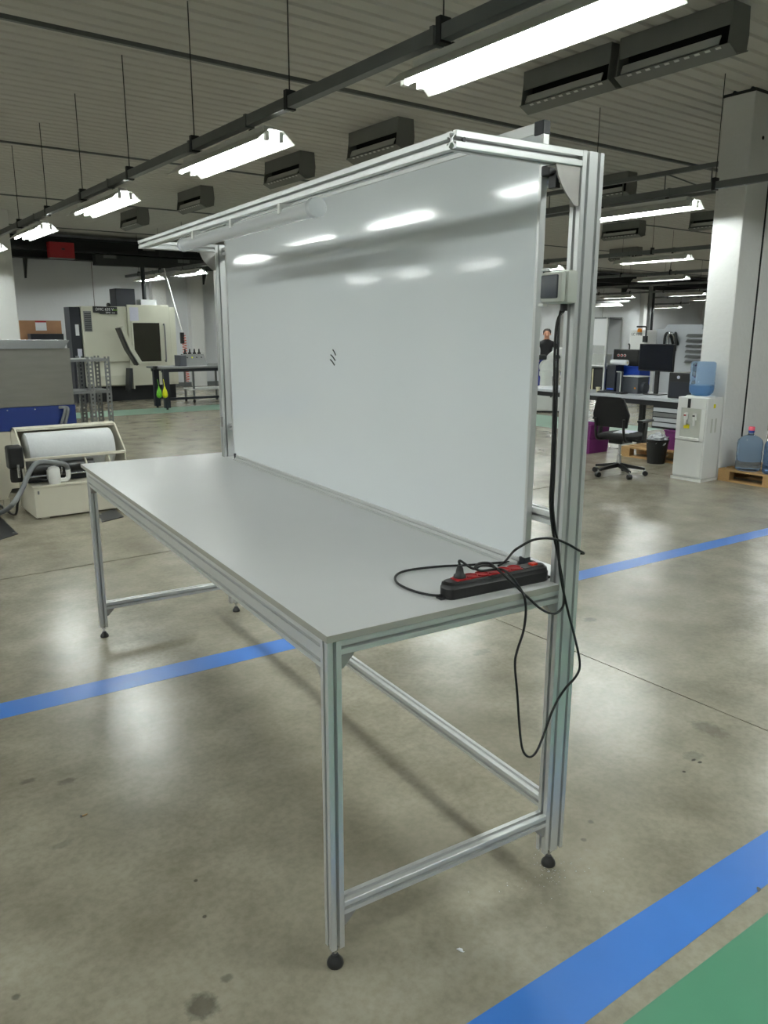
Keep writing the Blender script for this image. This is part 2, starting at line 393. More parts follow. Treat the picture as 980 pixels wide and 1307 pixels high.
# ================================================================== WORKBENCH (bench coordinates)
ZT, TT, L_, DP, LT = .9725, .0185, 2.80, .769, 2.93
ZU = ZT-TT                                     # underside of the top
ZB = 2.156
wbk = thing('workbench', 'aluminium profile workbench with grey top and overhead frame', 'workbench', (0, 0, 0), -TA)
top = MB().prism([(0, 0), (DP-.002, 0), (DP-.002, .043), (.885, .043), (.885, L_-.043), (DP-.002, L_-.043), (DP-.002, L_+.003), (.885, L_+.003), (.885, LT), (0, LT)], ZU, ZT, 'z')
tb = part('tabletop', top, LAMIN, wbk, label='light grey laminate top')
e = .0012
part('edge_band', MB().box(-e, -e, ZU, 0, LT, ZT-.0006).box(-e, -e, ZU, DP-.002, 0, ZT-.0006).box(-e, LT, ZU, .885, LT+e, ZT-.0006), EDGE, tb)
for yy in (0, L_-.04): part('leg', MB().beam(0, yy, .062, .04, yy+.04, ZU, 'z'), ALU, wbk)
for yy in (0, L_-.04): part('post', MB().beam(DP, yy, .062, DP+.08, yy+.04, ZB, 'z'), ALU, wbk)
part('front_apron', MB().beam(.0015, .04, ZU-.08, .0415, L_-.04, ZU, 'y'), ALU, wbk)
part('rear_apron', MB().beam(DP+.02, .04, ZU-.04, DP+.06, L_-.04, ZU, 'y'), ALU, wbk)
for yy in (.0015, L_-.0415): part('end_apron', MB().beam(.04, yy, ZU-.04, DP, yy+.04, ZU, 'x'), ALU, wbk)
s0 = onty(442, 1135, 0); zS = .163
for yy in (-.0005, L_-.0395): part('end_stretcher', MB().beam(.04, yy, zS, DP, yy+.04, zS+.04, 'x'), ALU, wbk)
part('rear_stretcher', MB().beam(DP+.001, .04, zS+.048, DP+.041, L_-.04, zS+.088, 'y'), ALU, wbk)
zC = ontx(684, 650, DP+.06).z
part('rear_rail', MB().beam(DP+.0400, .04, zC-.03, DP+.0800, L_-.04, zC+.01, 'y'), ALU, wbk)
part('rear_rail', MB().beam(DP+.0400, .04, 2.10, DP+.0800, L_-.04, 2.14, 'y'), ALU, wbk)
part('overhead_beam', MB().beam(.36, .04, ZB-.04, .40, L_-.04, ZB, 'y'), ALU, wbk)
for yy in (0, L_-.04): part('cantilever_arm', MB().beam(.36, yy, ZB-.04, DP, yy+.04, ZB, 'x'), ALU, wbk)
def foot(x, y):
    f = part('levelling_foot', MB().lathe([(.0225, 0), (.0235, .006), (.021, .014), (.013, .024), (.009, .032), (.0, .032)], x, y, 0, 20), BLACKPL, wbk, 50)
    part('threaded_stem', MB().lathe([(.005, .03), (.005, .07)], x, y, 0, 10).lathe([(.0095, .046), (.0095, .054)], x, y, 0, 6), STEEL, f)
for (x, yy) in ((.02, .02), (.02, L_-.02), (DP+.04, .02), (DP+.04, L_-.02)): foot(x, yy)
def gusset(pts, a, b, axis, m=CASTALU): part('corner_bracket', MB().prism(pts, a, b, axis), m, wbk)
g = .038
for (ya, sgn) in ((.04, 1), (L_-.04, -1)):
    gusset([(ya, ZU-.08), (ya+sgn*g, ZU-.08), (ya+sgn*g, ZU-.086), (ya+sgn*.006, ZU-.08-g), (ya, ZU-.08-g)], .006, .036, 'x')
for yy in (.006, L_-.036):
    gusset([(.04, ZU-.04), (.04+g, ZU-.04), (.04+g, ZU-.046), (.048, ZU-.04-g), (.04, ZU-.04-g)], yy, yy+.028, 'y')
    gusset([(DP, ZU-.04), (DP-g, ZU-.04), (DP-g, ZU-.046), (DP-.008, ZU-.04-g), (DP, ZU-.04-g)], yy, yy+.028, 'y')
    gusset([(.04, zS), (.04+g, zS), (.04+g, zS-.006), (.048, zS-g), (.04, zS-g)], yy, yy+.028, 'y')
    gusset([(DP, zS), (DP-g, zS), (DP-g, zS-.006), (DP-.008, zS-g), (DP, zS-g)], yy, yy+.028, 'y')
    cur = [(DP, ZB-.04), (DP-.088, ZB-.04), (DP-.086, ZB-.046), (DP-.078, ZB-.068), (DP-.064, ZB-.09), (DP-.044, ZB-.112), (DP-.018, ZB-.134), (DP-.010, ZB-.136), (DP, ZB-.136)]
    part('gusset_plate', MB().prism(cur, yy-.001, yy+.004, 'y').box(DP-.004, yy, ZB-.136, DP, yy+.03, ZB-.04).box(DP-.088, yy, ZB-.044, DP, yy+.03, ZB-.04), CASTALU, wbk)
part('hinge_clamp', MB().box(DP-.012, L_-.055, 1.15, DP, L_-.035, 1.21, .003), CASTALU, wbk)
for yy in (.0, L_-.04):
    part('bolt_head', MB().cyl((.382, yy-.0005 if yy == 0 else L_+.0005, ZB-.02), (.382, yy+.004 if yy == 0 else L_-.004, ZB-.02), .0055, 8), BLACKPL, wbk)

# ------------------------------------------------------------------ whiteboard
BX, BT, BY0, BY1, BZ1 = .786, .0225, .172, 2.655, 2.264
BZ0 = ZT+.016
wbd = thing('whiteboard', 'large glossy whiteboard standing upright on the grey bench top', 'whiteboard', (0, 0, 0), -TA)
FRM = .012
part('panel', MB().box(BX+.003, BY0+.006, BZ0+.008, BX+BT-.006, BY1-.006, BZ1-.006), WHITEBOARD, wbd)
part('frame_edge', MB().box(BX, BY0, BZ0+.001, BX+BT, BY0+FRM, BZ1, .0015), ALU, wbd)
part('frame_edge', MB().box(BX, BY1-FRM, BZ0+.001, BX+BT, BY1, BZ1, .0015), ALU, wbd)
part('frame_edge', MB().box(BX, BY0, BZ1-.03, BX+BT, BY1, BZ1, .0015), ALU, wbd)
part('frame_edge', MB().box(BX-.001, BY0+.02, BZ0+.001, BX+BT, BY1-.02, BZ0+.014, .0015), ALU, wbd)
part('bottom_rail', MB().prism([(BX-.014, ZT+.0005), (BX+BT, ZT+.0005), (BX+BT, BZ0), (BX-.002, BZ0), (BX-.004, ZT+.006), (BX-.014, ZT+.005)], BY0+.03, BY1-.03, 'y'), ALU, wbd)
for (yy, zz) in ((BY0, BZ1-.034), (BY1-.036, BZ1-.034), (BY0, ZT+.0005), (BY1-.036, ZT+.0005)):
    h = .036 if zz > 1.5 else .034
    part('corner_cap', MB().box(BX-.0025, yy-.0015, zz, BX+BT+.0015, yy+(.037 if zz > 1.5 else .024), zz+h, .002), NAVYPL, wbd)
part('edge_clip', MB().box(BX-.004, BY0-.034, 2.118, BX+.03, BY0-.0005, 2.145, .003).box(BX+.012, BY0-.045, 2.085, BX+.03, BY0-.015, 2.125, .002), BLACKPL, wbd)
k0 = ontx(425, 457, BX+.0026)
for i, (dy, dz, ln) in enumerate(((-.012, .022, .026), (.0, .0, .040), (.006, -.020, .038))):
    part('ink_stroke', MB().tube([(k0.x, k0.y+ln/2+dy, k0.z+dz+.013), (k0.x, k0.y+dy, k0.z+dz+.004), (k0.x, k0.y-ln/2+dy, k0.z+dz-.010)], .0028, 5, 3), INK, wbd)

# ------------------------------------------------------------------ lamp under the beam
la = ontx(401, 262, .38); lb = ontx(236, 304, .38)
lamp = thing('tube_lamp', 'clear plastic tube lamp, switched off, fixed under the overhead beam', 'lamp', (0, 0, 0), -TA)
zl = ZB-.04-.038; ly0, ly1 = la.y, lb.y
part('tube_cover', MB().lathe([(.027, 0), (.027, ly1-ly0)], .38, ly0, zl, 20, 'y'), CLEAR, lamp, 60)
part('mounting_tray', MB().box(.358, ly0+.03, zl+.008, .402, ly1-.03, zl+.016), WHITEPL, lamp)
part('inner_tube', MB().cyl((.38, ly0+.05, zl-.006), (.38, ly1-.05, zl-.006), .012, 12), WHITEPL, lamp, 60)
for (a, b) in ((ly0-.03, ly0+.012), (ly1-.012, ly1+.03)):
    part('end_cap', MB().lathe([(.022, 0), (.031, .006), (.031, .036), (.024, .042)], .38, a, zl, 20, 'y'), CLEAR, lamp, 50)
for yy in (ly0+.2, (ly0+ly1)/2, ly1-.2):
    part('clip', MB().box(.350, yy, zl+.005, .410, yy+.02, ZB-.04, .002), WHITEPL, lamp)

# ------------------------------------------------------------------ switch box on the near post
sb = thing('switch_box', 'pale grey switch box with dark rocker clipped to the upright post', 'switch box', (0, 0, 0), -TA)
c0 = onty(737, 345, 0); zb1 = c0.z; zb0 = onty(735, 388, 0).z
bx1, bx0 = DP-.0005, DP-.062
part('housing', MB().box(bx0+.022, -.012, zb0, bx1, .078, zb1, .010), PVCGREY, sb, 30)
part('front_cover', MB().box(bx0, -.009, zb0+.003, bx0+.021, .075, zb1-.003, .010), PVCGREY, sb, 30)
part('rocker', MB().box(bx0-.005, .002, zb0+.014, bx0+.003, .066, zb1-.012, .004), SLATE, sb, 30)
for (yy, zz) in ((.068, zb0-.006), (.062, zb1-.001)):
    part('cover_lug', MB().box(bx0+.002, yy-.008, zz, bx0+.018, yy+.012, zz+.008, .002), WHITEPL, sb)
part('cable_gland', MB().cyl((bx0+.042, .020, zb0-.018), (bx0+.042, .020, zb0), .010, 12), BLACKPL, sb)

# ------------------------------------------------------------------ power strip on the end of the top
def onT(x, y, z): return ontz(x, y, z)
pa = onT(572, 768, ZT); pb = onT(703, 741, ZT)
d = (pb-pa); ang = math.atan2(d.y, d.x); PL = d.length
ps = thing('power_strip', 'black power strip with red sockets lying on the bench end', 'power strip', T(pa.x, pa.y, ZT), -TA+ang)
PW, PH = .058, .048
body = []
for k in range(7): a = -PI/2 - PI*k/6; body.append((.020+.020*math.cos(a), PW/2+PW/2*math.sin(a)))
for k in range(7): a = PI/2 - PI*k/6; body.append((PL-.020+.020*math.cos(a), PW/2+PW/2*math.sin(a)))
def loft(pts, zs):
    mb = MB(); n = len(pts); cx_ = sum(p[0] for p in pts)/n; cy_ = sum(p[1] for p in pts)/n
    for z, s in zs: mb.v += [(cx_+(p[0]-cx_)*(1-s/ (PL/2)), cy_+(p[1]-cy_)*(1-s/(PW/2)), z) for p in pts]
    m = len(zs)
    mb.f.append(tuple(range(n))[::-1]); mb.f.append(tuple(range((m-1)*n, m*n)))
    for j in range(m-1):
        for i in range(n): mb.f.append((j*n+i, j*n+(i+1) % n, (j+1)*n+(i+1) % n, (j+1)*n+i))
    return mb
pbody = part('body', loft(body, [(0.0, .003), (.004, 0), (.030, 0), (.032, .0015), (.042, .003), (PH-.003, .007), (PH, .010)]), BLACKPL, ps, 35)
part('socket_panel', MB().box(.038, .011, PH-.001, PL-.10, PW-.011, PH+.0025, .001), REDPL, ps)
ns = 6; sw = (PL-.138)/ns
for k in range(ns):
    cx_ = .038+sw*(k+.5)
    s_ = part('socket', MB().lathe([(.0205, 0), (.0205, .003), (.0175, .003), (.0165, -.010), (0, -.010)], cx_, PW/2, PH+.0022, 20), REDPL, ps, 40)
    part('contact_hole', MB().cyl((cx_-.007, PW/2-.004, PH-.0075), (cx_-.007, PW/2-.004, PH-.006), .0028, 8).cyl((cx_+.007, PW/2+.004, PH-.0075), (cx_+.007, PW/2+.004, PH-.006), .0028, 8), HOLE, s_)
    part('earth_clip', MB().box(cx_-.002, PW/2+.012, PH-.006, cx_+.002, PW/2+.0155, PH+.002), STEEL, s_)
part('switch_panel', MB().box(PL-.095, .010, PH-.001, PL-.025, PW-.010, PH+.0015, .0005), BLACKPL, ps)
part('rocker_switch', MB().box(PL-.058, PW/2-.009, PH, PL-.036, PW/2+.011, PH+.007, .002), REDSW, ps)
for xx in (-.014, PL-.004): part('mounting_lug', MB().box(xx, PW/2-.012, 0, xx+.018, PW/2+.012, .008, .002), BLACKPL, ps)
plg = part('plug', MB().lathe([(.0175, 0), (.0175, .010), (.012, .016), (.010, .028), (.006, .040), (.0, .040)], .038+sw*.5, PW/2, PH+.001, 16), BLACKPL, ps, 50)

Rz = Matrix.Rotation(-(ang), 4, 'Z')
def to_ps(p): q = Vector((p.x-pa.x, p.y-pa.y, p.z-ZT)); return Rz @ q
CR = .0036
ctab = ZT+CR+.001
cord = [to_ps(Vector(p)) for p in [onT(573, 757, ZT+.012), onT(556, 760, ZT+.008), onT(530, 755, ctab), onT(508, 745, ctab), onT(505, 735, ctab), onT(520, 728, ctab), onT(560, 723, ctab), onT(600, 721, ctab),
       onT(640, 718, ctab), onT(680, 716.5, ctab)]]
cord += [to_ps(Vector((DP-.02, .07, ZT+.015))), to_ps(Vector((DP+.035, .055, ZT-.06))), to_ps(Vector((DP+.05, .05, .75)))]
part('cord', MB().tube(cord, CR, 8, 6), CABLE, ps, 60)

# cables of the switch box: one runs down the post to the plug, one hangs in a long loop off the bench end
def q(px, py, Y): return onty(px, py, Y)
g0 = Vector((bx0+.042, .020, zb0-.018))
pz = lambda px, py, z: onT(px, py, z)
up = [g0, q(709.5, 420, .016), q(706.5, 520, .008), q(704, 600, 0), q(702, 640, -.003), q(705, 675, -.007), q(709, 695, -.010)]
plug_top = T(0, 0, 0)
pt = Vector((.038+sw*.5, PW/2, PH+.040)); pt = Matrix.Rotation(ang, 4, 'Z') @ pt; pt = Vector((pt.x+pa.x, pt.y+pa.y, pt.z+ZT))
cA = up + [q(715, 725, -.012), q(719, 750, -.012), q(719.5, 770, -.014), q(714, 780, -.016), q(704, 783, -.016), q(690, 777, -.014), q(672, 761, -.008), q(655, 745, .006),
           pz(640, 731, ZT+.062), pz(628, 723, ZT+.066), pz(614, 722, ZT+.075), pz(604, 726, ZT+.075), pt+Vector((.003, .004, .012)), pt]
part('cable', MB().tube(cA, CR, 8, 6), CABLE, sb, 60)
off = Vector((.006, -.004, .0))
g1 = g0 + Vector((.0, .012, 0))
cB = [g1] + [p+off for p in up[1:]] + [q(714, 725, -.02), q(718, 750, -.021), q(726, 785, -.02), q(735, 820, -.018), q(740, 848, -.018), q(735, 863, -.018), q(722, 878, -.018), q(712, 893, -.02), q(703, 912, -.024),
      q(693, 940, -.028), q(684, 960, -.03), q(675, 966, -.03), q(667, 957, -.03), q(663, 930, -.03), q(660, 885, -.03), q(657, 848, -.028), q(660, 830, -.024), q(668, 805, -.02), q(671, 780, -.016), q(669, 762, -.01),
      q(663, 750, .004), pz(652, 735, ZT+.062), pz(641, 727, ZT+.065), pz(628, 727, ZT+.065), pz(614, 728.5, ZT+.07), pz(606, 725, ZT+.075), pz(612, 719, ZT+.078), pz(625, 719, ZT+.075), pz(633, 726, ZT+.07)]
part('cable', MB().tube(cB, CR, 8, 6), CABLE, sb, 60)
ec = thing('loose_cable', 'black cable arching from the power strip around the upright post', 'cable', (0, 0, 0), -TA)
cC = [pz(636, 722, ZT+.008), pz(645, 716, ZT+.012), q(655, 704, .06), q(665, 697, .045), q(678, 690, .03), q(692, 687, .0), q(708, 688, -.014), q(724, 694, -.02), q(736, 701, -.016), Vector((DP+.094, .0, onty(741, 707, 0).z)), Vector((DP+.094, .025, onty(741, 711, 0).z)), Vector((DP+.092, .06, onty(741, 720, 0).z-.02))]
part('lead', MB().tube(cC, CR, 8, 6), CABLE, ec, 60)

# ================================================================== CEILING LIGHTS AND RAILS
def make_fixture():
    t = thing('fluorescent_light', 'twin tube fluorescent light', 'light')
    hl = .8
    rf = [(-.15, -.06), (-.055, .02), (.055, .02), (.15, -.06)]
    mb = MB(); th = .003
    rf2 = [(p[0]*.985, p[1]-th) for p in rf][::-1]
    mb.prism(rf+rf2, -hl, hl, 'y')
    part('reflector', mb, REFL, t)
    part('ballast_box', MB().box(-.045, -.7, .02, .045, .7, .06), REFL, t)
    for s in (-1, 1):
        part('tube', MB().cyl((s*.055, -hl+.05, -.035), (s*.055, hl-.05, -.035), .014, 10), TUBEM, t, 60)
        for e_ in (-1, 1):
            part('lampholder', MB().box(s*.055-.016, e_*(hl-.045)-.02, -.052, s*.055+.016, e_*(hl-.045)+.02, .012, .004), WHITEPL, t)
    for yy in (-.45, .42): part('hanger', MB().box(-.012, yy, .06, .012, yy+.03, .085), DARKSTEEL, t)
    return t
fx0 = make_fixture(); fx_used = [False]
ZL = 3.02
def fixture(x, y, z, label, group):
    o = fx0 if not fx_used[0] else copy_tree(fx0); fx_used[0] = True
    o.location = (x, y, z); o['label'] = label; o['group'] = group; return o
def rail(x, y0, y1, z, label, rods, clips):
    t = thing('light_rail', label, 'rail', (x, y0, z), 0, 'light rails')
    part('channel', MB().prism([(-.03, 0), (.03, 0), (.03, .07), (.026, .07), (.026, .004), (-.026, .004), (-.026, .07), (-.03, .07)], 0, y1-y0, 'y'), RAILM, t)
    for yy in rods:
        r_ = part('drop_rod', MB().cyl((0, yy-y0, .07), (0, yy-y0, ZC-z), .0045, 6), DARKSTEEL, t)
        part('rod_clamp', MB().box(-.036, yy-y0-.02, -.012, .036, yy-y0+.02, .11, .003), DARKSTEEL, r_)
    for yy in clips:
        part('rail_clip', MB().box(-.036, yy-y0-.015, -.01, .036, yy-y0+.015, .078), RAILM, t)
    return t
def lightrow(x, ys, y0, y1, label, group, z=ZL, rodstep=1.53, rod0=1.80, dx=.05):
    rods = [rod0+rodstep*k for k in range(-12, 16) if y0+.1 < rod0+rodstep*k < y1-.1]
    rail(x, y0, y1, z+.085, 'grey channel rail on rods with '+group, rods, [yy+s*.5 for yy in ys for s in (-1, 1)])
    for yy in ys: fixture(x+dx, yy, z, label, group)
YS = [1.35+3.06*k for k in range(-3, 7)]
lightrow(1.87, YS, -9.5, 21.2, 'lit twin tube fluorescent light on the rail above the workbench', 'row of lights above the workbench')
lightrow(6.85, [4.35, 7.4, 10.5, 13.5, 16.95, 19.6]+[1.25, -1.8, -4.9], -8, 21.2, 'lit twin tube fluorescent light on the rail in front of the column pair', 'row of lights past the column pair')
lightrow(12.35, [7.95, 11.0, 14.1, 17.2, 4.4, -1.6], -4, 21.2, 'lit twin tube fluorescent light hung beyond the desk', 'row of lights beyond the desk')
lightrow(17.5, [11.3, 15.0, 18.2, 7.5, 3.5], 0, 21.2, 'lit twin tube fluorescent light over the grey machine', 'row of lights over the grey machine')
lightrow(26.2, [16.2, 19.3, 13.0, 10.0, 6.5], 4, 21.2, 'lit twin tube fluorescent light in the far part of the hall', 'row of lights in the far part of the hall')
for (a, b) in (((823, 390), (872, 386)), ((757, 393), (786, 389))):
    p_ = ony(a[0], a[1], 20.9); q_ = ony(b[0], b[1], 19.4)
    rail((p_.x+q_.x)/2-.0, 18.9, 21.0, 2.806, 'short grey rail on rods near the far white wall', [19.3, 20.8], [])
    fixture((p_.x+q_.x)/2, 20.1, 2.72, 'small lit fluorescent light close to the far white wall', 'lights at the far wall')
lightrow(22.0, [18.6, 9.0, 5.5], 4, 21.0, 'lit twin tube fluorescent light added beyond the column pair to brighten the far hall', 'added fill lights beyond the columns')  # row added as fill light for the far right part of the hall
lightrow(31.0, [18.2, 14.0, 10.0], 4, 21.0, 'lit twin tube fluorescent light added near the far end wall to brighten it', 'added fill lights near the far end wall')  # extra row put in only to brighten the distant wall
lightrow(-2.5, [-4.8, -1.7, 1.4, 4.2, 7.1, 9.9, 13.0, 16.1, 19.2], -9.5, 21.2, 'lit twin tube fluorescent light, mirrored in the whiteboard', 'row of lights mirrored in the whiteboard')
lightrow(-7.0, [-1.7, 3.0, 6.2, 9.3, 12.2, 15.0, 17.8], -9.5, 21.2, 'lit twin tube fluorescent light near the side wall', 'row of lights near the side wall')

# lattice cable ladder running to the column
lt = thing('lattice_girder', 'dark lattice cable girder ending at the column pair', 'girder', (7.62, 3.76, 3.2))
part('chord', MB().box(-.025, 0, 0, .025, 12, .05), RAILM, lt)
part('chord', MB().box(-.025, 0, .28, .025, 12, .33), RAILM, lt)
for k in range(20):
    yy = .1+k*.6
    part('web_bar', MB().cyl((0, yy, .04), (0, yy, .3), .008, 6), RAILM, lt)
    part('web_bar', MB().cyl((0, yy, .04), (0, yy+.3*(1 if k % 2 else -1)*(-1)+.3, .3), .008, 6), RAILM, lt)

# ceiling ventilation boxes
def make_vent(length=1.04):
    t = thing('ceiling_vent', 'grey ceiling vent box', 'vent'); h = .36; l = length
    part('face_plate', MB().box(-.13, 0, -.17, -.122, l, 0), VENTM, t)
    part('back_plate', MB().box(.10, 0, -h+.05, .108, l, 0), VENTM, t)
    part('dark_slot', MB().box(-.02, .012, -.30, .098, l-.012, -.02), HOLE, t)
    part('inner_strip', MB().prism([(-.125, -.285), (-.095, -.215), (-.087, -.22), (-.117, -.29)], .10, l-.012, 'y'), VENTL, t)
    fp = part('lower_flap', MB().prism([(-.165, -.315), (-.04, -.375), (.105, -.325), (.105, -.315), (-.04, -.365), (-.16, -.307)], -.02, l+.02, 'y'), VENTM, t)
    for k in range(10):
        yy = .06+(l-.12)*k/10
        part('flap_slot', MB().prism([(-.158, -.3195), (-.138, -.3291), (-.138, -.3301), (-.158, -.3205)], yy, yy+.045, 'y'), VENTL, fp)
    ck = [(-.13, 0), (-.135, -.12), (-.15, -.22), (-.16, -.31), (-.04, -.36), (.108, -.32), (.125, -.2), (.108, 0)]
    for yy in (-.006, l): part('side_cheek', MB().prism(ck, yy, yy+.006, 'y'), VENTM, t)
    return t
vt0 = make_vent(); vused = [False]
def vent(x, y, label, group):
    o = vt0 if not vused[0] else copy_tree(vt0); vused[0] = True
    o.location = (x, y, ZC); o['label'] = label; o['group'] = group; return o
for (a, b) in (((790, 92), (905, 60)), ((668, 130), (752, 106)), ((444, 200), (498, 188)), ((335, 234), (380, 224)), ((225, 268), (257, 262)), ((150, 290), (175, 286))):
    p_ = onz(a[0], a[1], 3.86); q_ = onz(b[0], b[1], 3.86)
    pair = a[0] > 600
    vent(5.35, (p_.y+q_.y)/2-.52, 'grey ceiling vent box set end to end with another one' if pair else 'single grey ceiling vent box in the row past the workbench lights', 'paired ceiling vents' if pair else 'single ceiling vents')
for (a, b, xx) in (((757, 240), (790, 236), 10.3), ((770, 298), (823, 294), 15.3), ((780, 322), (818, 318), 20.3), ((898, 275), (930, 270), 15.3)):
    p_ = onx(a[0], a[1], xx); q_ = onx(b[0], b[1], xx)
    vent(xx, (p_.y+q_.y)/2-.52, 'grey ceiling vent box seen beyond the upright post', 'ceiling vents beyond the post')

# crane beam with ducts along the back wall
cb = thing('crane_beam', 'dark steel beam with cable trays along the back wall', 'beam', (0, Y1-.45, 3.5))
part('web', MB().box(X0+.1, .1, .03, X1-.1, .13, .52), BANDM, cb)
part('flange', MB().box(X0+.1, -.06, 0, X1-.1, .28, .03), BANDM, cb)
part('flange', MB().box(X0+.1, -.06, .52, X1-.1, .28, .56), BANDM, cb)
part('cable_tray', MB().box(X0+.1, -.3, .18, X1-.1, -.08, .24), DARKSTEEL, cb)
part('duct', MB().box(5.9, -.34, -.12, 12.0, -.04, .14), BANDM, cb)
for k in range(8):
    part('bracket', MB().prism([(-.0, 0), (-.3, 0), (-.3, -.03), (-.02, -.5), (0, -.5)], -6+5.0*k+.2, -6+5.0*k+.25, 'x').move(lambda p: Vector((p.x, p.y+.28, p.z))), DARKSTEEL, cb)
for k, (x_, z_) in enumerate(((6.1, .06), (7.2, .32), (8.2, .04))):
    part('label_plate', MB().box(x_, -.35, z_, x_+.35, -.342, z_+.09), GALV, cb)
r0 = ony(62, 308, Y1-1.05); r1 = ony(96, 330, Y1-1.05)
rb = thing('red_box', 'red steel box hung on the dark beam', 'box', (r0.x, Y1-1.05, r1.z))
part('cabinet', MB().box(0, 0, 0, r1.x-r0.x, .25, r0.z-r1.z, .01), REDBOX, rb)
part('door_latch', MB().box(.3, -.012, .2, .38, 0, .24), DARKSTEEL, rb)
part('kick_strip', MB().box(0, -.004, -.02, r1.x-r0.x, .25, 0), GALV, rb)
part('hanging_bracket', MB().box(.1, .25, .1, r1.x-r0.x-.1, .29, .3), DARKSTEEL, rb)
bb = thing('service_pipe', 'thick grey pipe running down the far white wall', 'pipe', (30.2, Y1-1.0, 0))
part('run', MB().cyl((0, 0, 0), (0, 0, 3.6), .09, 14), GALV, bb, 60); part('run', MB().cyl((.25, 0, 0), (.25, 0, 3.6), .06, 14), DARKSTEEL, bb, 60)

# ================================================================== BACKGROUND, LEFT
def wt(name, label, cat, base, group=None): return thing(name, label, cat, base, 0, group)
def wp(t, name, mb, m, smooth=False, parent=None, label=None):
    loc = Vector(t.location); mb.move(lambda p: p-loc)
    return part(name, mb, m, parent or t, smooth, label)

# grey and blue machine
MY = 7.35
ma = ony(95, 517, MY); mx = ma.x
gm = wt('washing_machine', 'large stainless machine with a blue band behind the cream filter unit', 'machine', (.3, MY, 0))
wp(gm, 'carcass', MB().box(-1.3, MY+.02, .05, mx-.01, MY+1.0, 1.5), STAIN)
wp(gm, 'upper_panel', MB().box(-1.3, MY, .905, mx, MY+.02, 1.5), STAIN)
bp_ = wp(gm, 'blue_panel', MB().box(-1.3, MY-.01, .66, mx+.005, MY+.02, .9), BLUEM)
for xx in (.75, 1.02, 1.34): wp(gm, 'panel_screw', MB().cyl((xx, MY-.016, .875), (xx, MY-.01, .875), .008, 8), STEEL, parent=bp_)
wp(gm, 'lower_panel', MB().box(-1.3, MY, .05, mx, MY+.02, .655), CREAM)
wp(gm, 'top_ledge', MB().prism([(-1.3, 1.5), (mx-.07, 1.5), (mx-.005, 1.585), (-1.3, 1.6)], MY-.05, MY+.3, 'y'), STEEL)
for xx in (-1.1, 1.2): wp(gm, 'foot', MB().cyl((xx, MY+.2, 0), (xx, MY+.2, .06), .04, 10), DARKSTEEL)
for k in range(2):
    b_ = ony(78+k*5, 545, MY-.06); t_ = ony(80+k*4, 520, MY-.05)
    wp(gm, 'conduit', MB().tube([(b_.x, MY-.06, b_.z-.2), (b_.x, MY-.06, b_.z), (t_.x+.02, MY-.06, t_.z-.02), (t_.x-.03, MY-.02, t_.z)], .016, 8), HOSEM, 60)

# cream paper-band filter unit
A = onz(47, 664)
fu = thing('filter_unit', 'cream coolant filter unit holding a white fleece roll', 'filter unit', A, 0)
FWD = .9
tk = part('tank', MB().box(0, 0, .015, FWD, .6, .29, .006), CREAM, fu)
part('tank_lid', MB().box(-.008, -.008, .29, FWD+.008, .608, .31, .004), CREAM, fu)
for xx in (.05, FWD-.12): part('skid', MB().box(xx, .02, 0, xx+.07, .58, .015), CREAM, fu)
part('nameplate', MB().box(.03, -.003, .235, .045, 0, .265), GALV, tk)
sp = [(.12, .31), (.6, .31), (.6, .76), (.5, .80), (.40, .79), (.14, .56)]
for xx in (-.03, FWD-.012): part('side_plate', MB().prism(sp, xx, xx+.014, 'x'), CREAM, fu)
part('back_hood', MB().prism([(.58, .46), (.6, .46), (.6, .76), (.5, .80), (.40, .79), (.40, .77), (.5, .78), (.58, .74)], -.03, FWD, 'x'), CREAM, fu)
part('front_bar', MB().box(-.03, .12, .525, FWD, .16, .55, .004), CREAM, fu)
part('fleece_roll', MB().lathe([(.05, 0), (.175, 0), (.18, .01), (.18, .77), (.175, .78), (.05, .78)], .04, .36, .575, 40, 'x'), ROLLM, fu, 40)
rl = part('roller', MB().lathe([(.055, 0), (.055, .56)], .03, .16, .44, 20, 'x'), BLACKPL, fu, 50)
part('roller_shaft', MB().cyl((-.02, .13, .38), (FWD, .13, .38), .012, 10), STEEL, fu)
for k in range(3): part('roller_disc', MB().lathe([(.03, 0), (.075, .004), (.075, .016), (.03, .02)], .28+.22*k if k else .27, .16, .44, 20, 'x'), CREAM if k else STEEL, fu, 40)
part('roller_tray', MB().box(.0, .2, .31, FWD-.02, .5, .38), DARKSTEEL, fu)
pm = part('pump', MB().lathe([(.05, 0), (.055, .02), (.055, .13), (.045, .15), (.02, .16)], .20, .06, .31, 20), WHITEPL, fu, 40)
for k in range(5): part('pump_rib', MB().box(.145, .02+.018*k, .335, .15, .026+.018*k, .435), WHITEPL, pm)
part('pump_elbow', MB().tube([(.25, .06, .335), (.30, .06, .335), (.325, .06, .365), (.325, .06, .43)], .022, 10), WHITEPL, fu, 60)
mo = part('drive_motor', MB().box(-.17, .06, .47, -.04, .2, .68, .02), BLACKPL, fu); part('motor_gearbox', MB().lathe([(.05, 0), (.055, .03), (.05, .12)], -.105, .13, .35, 16), BLACKPL, mo, 40)
part('motor_shaft', MB().cyl((-.1, .04, .40), (-.1, .04, .52), .012, 8), STEEL, mo)
def fl_(p): q_ = Vector((p.x-A.x, p.y-A.y, p.z)); return Matrix.Rotation(0.0, 4, 'Z') @ q_
hp = [Vector((.325, .06, .43)), Vector((.31, .05, .47)), Vector((.25, .02, .50))]
hp += [fl_(ony(50, 590, 5.95)), fl_(ony(38, 602, 5.9)), fl_(ony(28, 625, 5.85)), fl_(ony(15, 645, 5.75)), fl_(onz(0, 655, .05)), fl_(onz(-30, 668, .03))]
part('hose', MB().tube(hp, .022, 10, 6), HOSEM, fu, 60)
